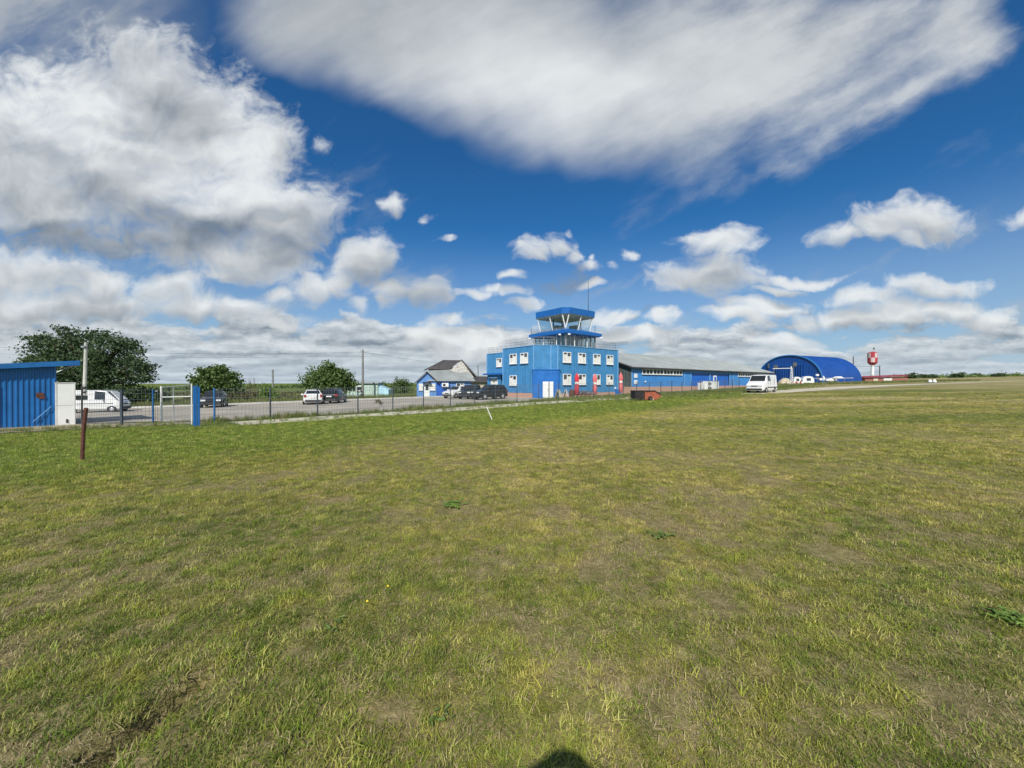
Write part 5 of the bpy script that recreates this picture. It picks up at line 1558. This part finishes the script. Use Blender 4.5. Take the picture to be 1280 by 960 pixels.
# ================================================================== trees and shrubs
def leaf_mat(name, c, var=0.35):
    m = bpy.data.materials.new(name)
    m.use_nodes = True
    t = m.node_tree
    t.nodes.clear()
    b = NB(t)
    pos = b.n('ShaderNodeTexCoord').outputs['Object']
    n1 = b.noise(pos, 0.9, 3.0, 0.6); n2 = b.noise(pos, 7.0, 2.0, 0.6)
    f = b.m('ADD', b.m('MULTIPLY', n1, 0.6), b.m('MULTIPLY', n2, 0.5))
    cc = b.mix(b.ss(f, 0.35, 0.75), tuple(x * (1 - var) for x in c) + (1,), (c[0] * (1 + var * 1.3), c[1] * (1 + var), c[2] * (1 + var * .6), 1))
    d = b.n('ShaderNodeBsdfPrincipled'); d.inputs['Roughness'].default_value = 0.55; d.inputs['Specular IOR Level'].default_value = 0.35
    tr = b.n('ShaderNodeBsdfTranslucent')
    b.put(d.inputs['Base Color'], cc); b.put(tr.inputs[0], b.mix(0.5, cc, (c[0] * 1.6, c[1] * 1.7, c[2], 1)))
    mx = b.n('ShaderNodeMixShader'); mx.inputs[0].default_value = 0.22
    t.links.new(d.outputs[0], mx.inputs[1]); t.links.new(tr.outputs[0], mx.inputs[2])
    o = b.n('ShaderNodeOutputMaterial'); t.links.new(mx.outputs[0], o.inputs[0])
    return m
LEAF = dict(dark=leaf_mat('dark_foliage', (0.064, 0.110, 0.050)), mid=leaf_mat('green_foliage', (0.092, 0.150, 0.046)), young=leaf_mat('fresh_foliage', (0.15, 0.25, 0.05)),
            dry=leaf_mat('dry_scrub', (0.115, 0.105, 0.052)), weed=leaf_mat('weed_foliage', (0.13, 0.20, 0.05)))

def crown_mesh(name, lobes, leaf, n, mat, parent, seed, droop=0.0):
    """many leaf faces gathered in clumps that fill the lobes (x, y, z, rx, ry, rz), local to the parent"""
    rg = np.random.default_rng(seed)
    vol = np.array([l[3] * l[4] * l[5] for l in lobes]) ** 0.75
    vol /= vol.sum()
    V, F = [], []
    for l, w in zip(lobes, vol):
        nl = int(n * w)
        ncl = max(8, nl // 26)
        d = rg.normal(size=(ncl, 3)); d /= np.linalg.norm(d, axis=1)[:, None]
        r = rg.uniform(0.30, 1.0, ncl) ** 0.45
        r *= 1 + 0.30 * rg.normal(size=ncl) * (d[:, 2] > -0.4)
        cc = np.array(l[:3]) + d * r[:, None] * np.array(l[3:])
        cs = rg.uniform(0.5, 1.25, ncl) * (0.17 * (l[3] + l[5]) / 2 + leaf * 0.9)
        per = nl // ncl + 1
        idx = np.repeat(np.arange(ncl), per)
        p = cc[idx] + rg.normal(size=(len(idx), 3)) * cs[idx][:, None] * np.array((0.75, 0.75, 0.5))
        k = len(p)
        a = rg.normal(size=(k, 3)); a[:, 2] -= 0.3 + droop; a /= np.linalg.norm(a, axis=1)[:, None]
        q = rg.normal(size=(k, 3)); q -= (q * a).sum(1)[:, None] * a; q /= np.linalg.norm(q, axis=1)[:, None]
        s = leaf * rg.uniform(0.6, 1.35, k)[:, None]
        quad = np.stack([p - a * s * 0.5, p + q * s * 0.30, p + a * s * 0.55, p - q * s * 0.30], 1)
        V.append(quad.reshape(-1, 3))
    V = np.concatenate(V)
    F = np.arange(len(V)).reshape(-1, 4)
    mb = MB(); mb.v = V.tolist(); mb.f = F.tolist()
    return mb.build(name, mat, parent)

def tree(label, px, depth, lobes, kind, leaf, n, seed, trunk_r=0.2, cat='tree', name='tree', group=None, limbs=True):
    """lobes in photo pixels (px, py, half width, half height) at the depth"""
    p = A(px, depth)
    k = depth / FPX
    t = thing(name, label, cat, (p.x, p.y, p.z), 0, group)
    L = []
    rg = random.Random(seed)
    for (lx, ly, rx, ry) in lobes:
        L.append(((lx - px) * k, rg.uniform(-0.3, 0.3) * rx * k, Z(ly, depth) - p.z, rx * k, rx * k * 0.9, ry * k))
    crown_mesh('crown', L, leaf, n, LEAF[kind], t, seed)
    mb = MB()
    zc = min(l[2] for l in L)
    mb.tube([(0, 0, -0.4), (0.05, 0, zc * 0.35), (0.0, 0.05, zc * 0.8)], [trunk_r * 1.35, trunk_r, trunk_r * 0.8], 9)
    for l in L:
        mid = Vector((l[0] * 0.45, l[1] * 0.5, zc * 0.8 + (l[2] - zc * 0.8) * 0.55))
        mb.tube([(0.0, 0.05, zc * 0.7), mid, (l[0], l[1], l[2] + l[5] * 0.4)], [trunk_r * 0.65, trunk_r * 0.42, trunk_r * 0.12], 6)
        if limbs:
            for q in range(4):
                e = Vector((l[0] + rg.uniform(-.8, .8) * l[3], l[1] + rg.uniform(-.8, .8) * l[4], l[2] + rg.uniform(-.2, .9) * l[5]))
                mb.tube([mid, mid.lerp(e, 0.6) + Vector((0, 0, 0.1)), e], [trunk_r * 0.3, trunk_r * 0.18, trunk_r * 0.06], 5)
    mb.build('trunk', M['bark'], t)
    return t
tree('large spreading dark green tree behind the blue shed and the minibus', 112, 42,
     [(75, 440, 28, 16), (62, 424, 17, 9), (36, 450, 19, 5), (104, 428, 20, 11), (145, 440, 26, 16), (172, 456, 18, 12), (108, 460, 40, 20), (68, 462, 26, 16), (142, 470, 28, 16), (128, 420, 14, 6), (86, 412, 10, 5), (100, 486, 34, 12), (182, 470, 12, 9), (152, 426, 12, 6)],
     'dark', 0.27, 21000, 11, 0.34)
tree('bushy mid green tree right of the blue gate pillar', 270, 47, [(268, 480, 22, 13), (256, 473, 11, 10), (284, 475, 12, 10), (270, 466, 13, 8), (295, 485, 6, 7), (249, 481, 6, 8), (276, 462, 6, 4), (258, 463, 5, 4)], 'mid', 0.34, 6500, 12, 0.2)
tree('round bushy green tree above the white saloon car', 410, 53, [(413, 478, 25, 13), (398, 474, 12, 11), (432, 478, 11, 10), (410, 466, 15, 8), (443, 481, 4, 6), (386, 481, 5, 5), (413, 458, 6, 4), (425, 466, 8, 6)], 'mid', 0.34, 7500, 13, 0.2)
tree('young bright green bush beyond the kerb, left of the white saloon', 337, 50, [(337, 492, 9, 8), (331, 497, 7, 6), (343, 496, 7, 6), (337, 486, 4, 4)], 'young', 0.22, 1500, 14, 0.06, 'bush', 'bush', limbs=False)
tree('grey green bush between the pale hut and the blue house', 500, 74, [(500, 484, 9, 10), (494, 489, 8, 8), (507, 488, 7, 9), (499, 476, 5, 4), (508, 478, 3, 4)], 'mid', 0.30, 2400, 15, 0.1, 'bush', 'bush')
tree('dense dark green bush under the large tree behind the mesh fence', 176, 44, [(176, 497, 22, 12), (160, 501, 16, 10), (196, 500, 10, 9)], 'mid', 0.30, 4000, 16, 0.1, 'bush', 'bush')
tree('dark bush in front of the minibus nose under the tree', 142, 40.5, [(142, 499, 14, 12), (152, 503, 10, 8)], 'dark', 0.28, 2600, 26, 0.08, 'bush', 'bush')
tree('low brownish scrub bush right of the bushy tree', 312, 56, [(312, 497, 16, 6), (300, 494, 8, 7), (324, 499, 9, 5)], 'dry', 0.22, 2400, 17, 0.05, 'bush', 'bush')
tree('brown scrub bush left of the white saloon car', 362, 60, [(362, 498, 12, 5), (352, 499, 8, 4), (371, 498, 7, 5)], 'dry', 0.22, 1800, 18, 0.05, 'bush', 'bush')
tree('greenish scrub bush behind the dark grey hatchback', 288, 54, [(283, 499, 18, 7), (262, 500, 14, 6), (240, 499, 16, 8)], 'dry', 0.24, 2600, 19, 0.05, 'bush', 'bush')
tree('low scrub bush in front of the grey green bush by the blue house', 512, 68, [(512, 495, 7, 3), (503, 495, 6, 3), (490, 496, 5, 2.5)], 'weed', 0.2, 900, 20, 0.04, 'bush', 'bush', limbs=False)
tree('small brown dead weed caught at the foot of the mesh fence', 474, 33.5, [(474, 502.5, 3.2, 2.0), (471, 501, 2, 1.6), (477, 504, 2, 1.4)], 'dry', 0.09, 260, 21, 0.015, 'weed', 'dead_weed', limbs=False)
# bare saplings among the scrub
for (px, yt, lab) in ((312.5, 473, 'thin bare sapling left of the other bare one in the scrub'), (317.5, 472, 'thin bare sapling with reddish twigs in the scrub, right of its twin')):
    p = A(px, 56); h = Z(yt, 56) - p.z
    t = thing('bare_sapling', lab, 'sapling', (p.x, p.y, p.z))
    mb = MB(); rg = random.Random(px)
    mb.tube([(0, 0, -0.2), (0.03, 0, h * 0.5), (0, 0, h)], [0.045, 0.03, 0.01], 5)
    for k in range(14):
        z = h * rg.uniform(0.3, 0.95); a = rg.uniform(0, 6.28); l = 0.5 * (1.1 - z / h) + 0.15
        mb.tube([(0, 0, z), (math.cos(a) * l, math.sin(a) * l, z + l * 1.3)], [0.014, 0.005], 4)
    mb.build('twigs', M['rust'], t)
# far trees on the right horizon
FT = 'far trees on the right horizon'
for i, (px, w, h, d, lab) in enumerate(((1140, 5, 5, 300, 'small dark far tree just right of the red roofed shed'), (1153, 3, 3, 330, 'tiny far tree second from the red roofed shed'), (1166, 2.5, 2.6, 330, 'tiny far tree above the runway markers'),
                                  (1195, 6.5, 4.5, 320, 'broad dark far tree in the middle of the right horizon'), (1220, 4, 2.4, 420, 'low far tree left of the one near the picture edge'), (1247, 6, 3.4, 380, 'dark far tree near the right end of the horizon'))):
    base = 478 - (480 * 0.0) 
    p = A(px, d)
    yb = HOR - (p.z - CAMH) * FPX / d
    tree(lab, px, d, [(px, yb - h * 0.7, w, h * 0.62), (px - w * 0.5, yb - h * 0.45, w * 0.55, h * 0.45), (px + w * 0.6, yb - h * 0.4, w * 0.6, h * 0.4)], 'dark', 1.3, 700, 40 + i, 0.25, 'tree', 'far_tree', FT, limbs=False)
# hedgerows far off: masses nobody could count
def hedge(name, pxs, depth, hpx, kind, n, seed, leaf):
    rg = random.Random(seed)
    L = []
    px = pxs[0]
    while px < pxs[1]:
        w = rg.uniform(5, 14); h = hpx * rg.uniform(0.5, 1.25); d = depth * rg.uniform(0.92, 1.1)
        p = A(px, d); k = d / FPX
        L.append((p.x, p.y, p.z + h * k * 0.25, w * k, w * k * 0.8, h * k * 0.7))
        px += w * 0.75
    return tag(crown_mesh(name, L, leaf, n, LEAF[kind], None, seed), kind='stuff')
hedge('far_hedgerow', (1120, 1290), 420, 1.5, 'weed', 5000, 51, 1.6)
hedge('far_treeline', (-60, 620), 300, 3.2, 'mid', 11000, 52, 1.5)
hedge('far_scrub', (205, 520), 95, 3.0, 'dry', 5200, 53, 0.35)
hedge('far_scrub', (830, 1130), 215, 1.8, 'weed', 5000, 54, 0.6)

# ================================================================== grass
def blade_mat(name, tinted, c=(0.2, 0.17, 0.08)):
    m = bpy.data.materials.new(name)
    m.use_nodes = True
    t = m.node_tree
    t.nodes.clear()
    b = NB(t)
    rnd = b.n('ShaderNodeObjectInfo').outputs['Random']
    if tinted:
        g = b.n('ShaderNodeGroup'); g.node_tree = TURF
        cc = b.mix(b.ss(rnd, 0.55, 1.0, 0.0, 0.60), g.outputs[0], (0.36, 0.315, 0.155, 1))
        cc = b.mix(b.ss(rnd, 0.30, 0.0, 0.0, 0.55), cc, (0.060, 0.105, 0.022, 1))
        r2 = b.m('FRACT', b.m('MULTIPLY', rnd, 7.31))
        cc = b.scale(b.v('MULTIPLY', cc, (1.66, 1.62, 1.18)), b.ss(r2, 0.0, 1.0, 0.50, 1.50, 'LINEAR'))
    else:
        cc = b.mix(rnd, tuple(x * 0.75 for x in c) + (1,), tuple(x * 1.25 for x in c) + (1,))
    d = b.n('ShaderNodeBsdfPrincipled'); d.inputs['Roughness'].default_value = 0.5; d.inputs['Specular IOR Level'].default_value = 0.3
    tr = b.n('ShaderNodeBsdfTranslucent')
    b.put(d.inputs['Base Color'], cc); b.put(tr.inputs[0], cc)
    mx = b.n('ShaderNodeMixShader'); mx.inputs[0].default_value = 0.25
    t.links.new(d.outputs[0], mx.inputs[1]); t.links.new(tr.outputs[0], mx.inputs[2])
    o = b.n('ShaderNodeOutputMaterial'); t.links.new(mx.outputs[0], o.inputs[0])
    return m
BM = dict(turf=blade_mat('turf_blade', True), straw=blade_mat('straw_blade', False, (0.42, 0.34, 0.185)), tall=blade_mat('tall_blade', False, (0.165, 0.200, 0.055)), seed=blade_mat('dry_stalk', False, (0.36, 0.31, 0.16)))

def tuft(name, n, rad, h0, h1, w, lean, mat, seed):
    rg = random.Random(seed)
    vs, fs = [], []
    for _ in range(n):
        a = rg.uniform(0, 6.283); r = rad * math.sqrt(rg.random())
        x, y = r * math.cos(a), r * math.sin(a)
        d = rg.uniform(0, 6.283); h = rg.uniform(h0, h1); l = h * rg.uniform(0.15, lean)
        dx, dy = math.cos(d), math.sin(d)
        px_, py_ = -dy, dx
        ww = w * rg.uniform(0.7, 1.2)
        o = len(vs)
        for (t, k) in ((0, 0.8), (0.5, 1.0), (0.85, 0.55)):
            cx_, cy_, cz_ = x + dx * l * t * t, y + dy * l * t * t, h * (t - 0.22 * t * t * (l / h)) - 0.012
            vs += [(cx_ + px_ * ww * k, cy_ + py_ * ww * k, cz_), (cx_ - px_ * ww * k, cy_ - py_ * ww * k, cz_)]
        vs.append((x + dx * l, y + dy * l, h * (1 - 0.22 * l / h) - 0.012))
        fs += [(o, o + 1, o + 3, o + 2), (o + 2, o + 3, o + 5, o + 4), (o + 4, o + 5, o + 6)]
    me = bpy.data.meshes.new(name); me.from_pydata(vs, [], fs); me.materials.append(mat)
    return bpy.data.objects.new(name, me)
tufts = []
for k in range(5):
    tufts.append(tuft('turf_tuft', 40, 0.070, 0.012, 0.038, 0.0016, 1.9, BM['turf'], 100 + k))
for k in range(2):
    tufts.append(tuft('straw_tuft', 26, 0.075, 0.010, 0.036, 0.0016, 2.6, BM['straw'], 200 + k))
for k in range(2):
    tufts.append(tuft('lush_tuft', 30, 0.065, 0.028, 0.070, 0.0020, 1.4, BM['turf'], 300 + k))
for k in range(2):
    tufts.append(tuft('tall_tuft', 26, 0.16, 0.16, 0.42, 0.006, 0.8, BM['tall'], 400 + k))
tufts.append(tuft('dry_stalks', 12, 0.16, 0.20, 0.50, 0.004, 0.6, BM['seed'], 500))
tc = bpy.data.collections.new('grass_tufts')
for i, o in enumerate(tufts):
    o.name = 'tuft_%02d' % i
    tc.objects.link(o)

def field_side(x, y):
    """metres from the fence line, positive on the field"""
    best = None
    for i in range(1, len(FENCE) - 1):
        a, b = FENCE[i], FENCE[i + 1]
        d = (b - a); L = d.length; d = d / L
        s = (x - a.x) * d.x + (y - a.y) * d.y
        off_ = (x - a.x) * d.y - (y - a.y) * d.x
        if (i == 1 or s >= 0) and (i == len(FENCE) - 2 or s <= L):
            best = off_ if best is None or abs(off_) < abs(best) else best
    if x < -15.4:
        yl = SAND[0][1]
        for (xa, ya), (xb, yb) in zip(SAND[:-1], SAND[1:]):
            if xa <= x <= xb:
                yl = ya + (yb - ya) * (x - xa) / (xb - xa)
        return 1.9 + yl - y + 0.5 * noise.noise((x, y * 2, 3))
    return best if best is not None else -1

def scatter():
    rg = random.Random(99)
    pts, rot, scl, idx = [], [], [], []
    def put(x, y, i, s, tilt=0.12):
        pts.append((x, y, ground(x, y) + micro(x, y)))
        rot.append((rg.gauss(0, tilt), rg.gauss(0, tilt), rg.uniform(0, 6.283)))
        scl.append(s); idx.append(i)
    zones = ((0.6, 4.5, 620, 78), (4.5, 8, 400, 66), (8, 14, 190, 60), (14, 24, 100, 58), (24, 42, 32, 57), (42, 62, 9, 57))
    for (r0, r1, dens, half) in zones:
        area = (2 * half / 360) * math.pi * (r1 * r1 - r0 * r0)
        for _ in range(int(area * dens)):
            r = math.sqrt(rg.uniform(r0 * r0, r1 * r1)); a = R_(90 + rg.uniform(-half, half))
            x, y = r * math.cos(a), r * math.sin(a)
            fsd = field_side(x, y)
            if fsd < 3.3 + 1.1 * noise.noise((x * 0.4, y * 0.4, 21)):
                continue
            pn = noise.noise((x * 0.55, y * 0.55, 3.0)); pb = noise.noise((x * 1.7, y * 1.7, 8.0))
            lush = y * 0.69 - 0.72 * x - 10.8 + 4 * noise.noise((x * 0.16, y * 0.16, 0.5)) > 0
            thin = 0.8 * pn + 0.8 * pb
            if r < 12:
                hole = False
                for (c_, rad_) in BARE:
                    if abs(x - c_.x) < 0.6 and abs(y - c_.y) < 0.6 and math.hypot(x - c_.x, y - c_.y) < rad_ * (0.75 + 0.7 * pb): hole = True
                if hole and rg.random() < 0.9:
                    if rg.random() < 0.6: put(x, y, 5 + rg.randrange(2), rg.uniform(0.5, 0.9))
                    continue
                if r < 4 and rut(x, y) < 0.10 and rg.random() < 0.9: continue
            if not lush and thin > 0.26 and rg.random() < 0.62:
                put(x, y, 5 + rg.randrange(2), (1 + max(0, r - 6) * 0.03) * rg.uniform(0.8, 1.3))
                continue
            grow = 1.0 + 0.35 * noise.noise((x * 0.3, y * 0.3, 12.0))
            far = 1.0 + max(0.0, r - 6) * 0.030
            u = rg.random()
            if lush:
                i = 7 + rg.randrange(2) if u < 0.55 else rg.randrange(5)
            elif x < -1.5 and u < 0.16 or u < 0.05:
                i = 7 + rg.randrange(2)
            elif u > 0.80:
                i = 5 + rg.randrange(2)
            else:
                i = rg.randrange(5)
            put(x, y, i, far * grow * rg.uniform(0.75, 1.35) * (0.85 if i > 6 else 1.0))
    # ragged weeds along the fence foot and the path edges
    L1 = (FENCE[2] - FENCE[1]).length
    for _ in range(5600):
        s = rg.uniform(-0.5, L1 + 46)
        q = FENCE[1] + U1 * s if s < L1 else FENCE[2] + U2 * (s - L1)
        n = Vector((U1.y, -U1.x)) if s < L1 else Vector((U2.y, -U2.x))
        patch = noise.noise((s * 0.35, 2.0, 0)) + 0.5 * noise.noise((s * 1.3, 5.0, 0))
        u = rg.random()
        if u < 0.62:
            if rg.random() > 0.55 + patch: continue
            o = rg.uniform(-1.3, 0.75)
            o = o if s > 6 else rg.uniform(-0.7, 0.3)
            put(*(q + n * o), 9 + (rg.randrange(2) if rg.random() < 0.68 else 2), rg.uniform(0.55, 1.15) * (0.9 + 0.5 * max(0, patch)))
        elif u < 0.9:
            if rg.random() > 0.6 + patch: continue
            put(*(q + n * rg.uniform(0.6, 3.2)), 7 + rg.randrange(3), rg.uniform(0.5, 0.9))
        else:
            put(*(q + n * rg.uniform(2.0, 5.5)), 9 + rg.randrange(3), rg.uniform(0.35, 0.65))
    # weeds at the foot of the shed and across the sandy patch
    for _ in range(900):
        x = rg.uniform(-31, -15.5)
        y = 13.4 + (x + 25) * 0.68 + rg.gauss(0, 0.7)
        put(x, y, 9 + (rg.randrange(2) if rg.random() < 0.5 else 2), rg.uniform(0.25, 0.7))
    # rough grass before the hangars and along the dirt road
    for _ in range(5200):
        s = rg.uniform(6, 75)
        q = FENCE[2] + U2 * s
        n = Vector((U2.y, -U2.x))
        o = rg.uniform(-2.4, 3.2) if rg.random() < 0.7 else rg.uniform(-5, 8)
        if noise.noise((s * 0.25, o * 0.4, 7.0)) + 0.35 < rg.random() * 0.8: continue
        p = q + n * o
        put(p.x, p.y, 9 + (rg.randrange(2) if rg.random() < 0.7 else 2), rg.uniform(0.5, 1.2))
    for _ in range(3500):                                        # beyond the road, in front of the arched hangar
        x = rg.uniform(55, 150); y = 84 + (x - 60) * 0.42 + rg.uniform(0, 14)
        put(x, y, 9 + rg.randrange(3), rg.uniform(0.9, 1.8))
    for _ in range(2600):                                        # rough ground behind the kerb
        s = rg.random(); a, b = Vector((-55, 27)), Vector((-10, 57.5))
        q = a.lerp(b, s); n = Vector((-(b - a).y, (b - a).x)).normalized()
        p = q + n * rg.uniform(0.8, 7)
        if 520 < 640 + FPX * p.x / p.y < 640: continue
        put(p.x, p.y, 9 + rg.randrange(3), rg.uniform(0.8, 1.7))
    me = bpy.data.meshes.new('grass')
    me.from_pydata(pts, [], [])
    for nm, ty, arr, key in (('rot', 'FLOAT_VECTOR', rot, 'vector'), ('scl', 'FLOAT', scl, 'value'), ('idx', 'INT', idx, 'value')):
        at = me.attributes.new(nm, ty, 'POINT')
        at.data.foreach_set(key, np.array(arr, dtype=np.int32 if ty == 'INT' else np.float32).ravel())
    o = bpy.data.objects.new('grass', me)
    col.objects.link(o)
    g = bpy.data.node_groups.new('grass_scatter', 'GeometryNodeTree')
    g.interface.new_socket('Geometry', in_out='INPUT', socket_type='NodeSocketGeometry')
    g.interface.new_socket('Geometry', in_out='OUTPUT', socket_type='NodeSocketGeometry')
    gi, go = g.nodes.new('NodeGroupInput'), g.nodes.new('NodeGroupOutput')
    m2p = g.nodes.new('GeometryNodeMeshToPoints')
    ci = g.nodes.new('GeometryNodeCollectionInfo')
    ci.inputs['Collection'].default_value = tc
    ci.inputs['Separate Children'].default_value = True
    ci.inputs['Reset Children'].default_value = True
    iop = g.nodes.new('GeometryNodeInstanceOnPoints')
    iop.inputs['Pick Instance'].default_value = True
    def attr(nm, ty):
        n_ = g.nodes.new('GeometryNodeInputNamedAttribute'); n_.data_type = ty; n_.inputs['Name'].default_value = nm
        return [q for q in n_.outputs if q.enabled][0]
    lk = g.links.new
    lk(gi.outputs[0], m2p.inputs['Mesh']); lk(m2p.outputs[0], iop.inputs['Points']); lk(ci.outputs[0], iop.inputs['Instance'])
    lk(attr('idx', 'INT'), iop.inputs['Instance Index']); lk(attr('rot', 'FLOAT_VECTOR'), iop.inputs['Rotation']); lk(attr('scl', 'FLOAT'), iop.inputs['Scale'])
    lk(iop.outputs[0], go.inputs[0])
    md = o.modifiers.new('scatter', 'NODES'); md.node_group = g
    tag(o, kind='stuff')
    print('grass tufts', len(pts))
scatter()

# single plants and flowers in the turf
def rosette(px, py, r, label, n=14, m='weed', seed=0):
    p = P(px, py); rg = random.Random(seed)
    z = p.z + micro(p.x, p.y)
    t = thing('weed', label, 'weed', (p.x, p.y, z))
    for k in range(n):
        a = 6.283 * k / n + rg.uniform(-0.3, 0.3); l = r * rg.uniform(0.6, 1.15); w = l * 0.17; up = rg.uniform(0.25, 0.75)
        d = Vector((math.cos(a), math.sin(a), 0)); s = Vector((-d.y, d.x, 0))
        b0 = Vector((rg.gauss(0, 0.38), rg.gauss(0, 0.38), 0)) * r + Vector((0, 0, rg.uniform(0, 0.12) * r))
        l *= 0.62; w *= 0.75
        vs = []
        for (q, wd) in ((0.04, 0.35), (0.3, 0.8), (0.6, 1.0), (0.85, 0.6)):
            c_ = b0 + d * l * q + Vector((0, 0, l * up * (q - 0.75 * q * q) + 0.012))
            vs += [c_ + s * w * wd + Vector((0, 0, 0.008)), c_, c_ - s * w * wd + Vector((0, 0, 0.008))]
        vs.append(b0 + d * l + Vector((0, 0, l * up * 0.2 + 0.01)))
        fs = []
        for i in range(3):
            o_ = i * 3
            fs += [(o_, o_ + 1, o_ + 4, o_ + 3), (o_ + 1, o_ + 2, o_ + 5, o_ + 4)]
        fs += [(9, 10, 12), (10, 11, 12)]
        MB().add(vs, fs).build('leaf', LEAF[m], t)
    return t
rosette(567, 634, 0.15, 'bright green leafy weed in the mown field below the tower', 44, 'young', 1)
rosette(1264, 778, 0.11, 'green leafy weed at the right edge of the field', 44, 'young', 2)
rosette(413, 789, 0.075, 'small dark green weed left of the middle foreground', 12, 'weed', 3)
rosette(552, 898, 0.07, 'tiny green weed beside the bare brown patch in the foreground', 12, 'weed', 4)
rosette(823, 672, 0.12, 'faint low weed in the middle of the field', 18, 'weed', 5)
YEL = pm('yellow_petal', (0.75, 0.55, 0.03), 0.6, var=0.05)
for (px, py, lab) in ((458, 764, 'small yellow flower left of the middle, nearer the camera'), (484, 745, 'small yellow flower just behind the first one'), (268, 600, 'pale yellow flower at the edge of the lush strip')):
    p = P(px, py)
    t = thing('flower', lab, 'flower', (p.x, p.y, p.z + micro(p.x, p.y)))
    MB().tube([(0, 0, -0.01), (0.004, 0, 0.075)], 0.0022, 5).build('stem', LEAF['weed'], t)
    MB().lathe([(0.002, 0.070), (0.008, 0.076), (0.010, 0.080), (0.006, 0.085), (0.001, 0.089)], 12, (0.004, 0, 0)).build('head', YEL, t)
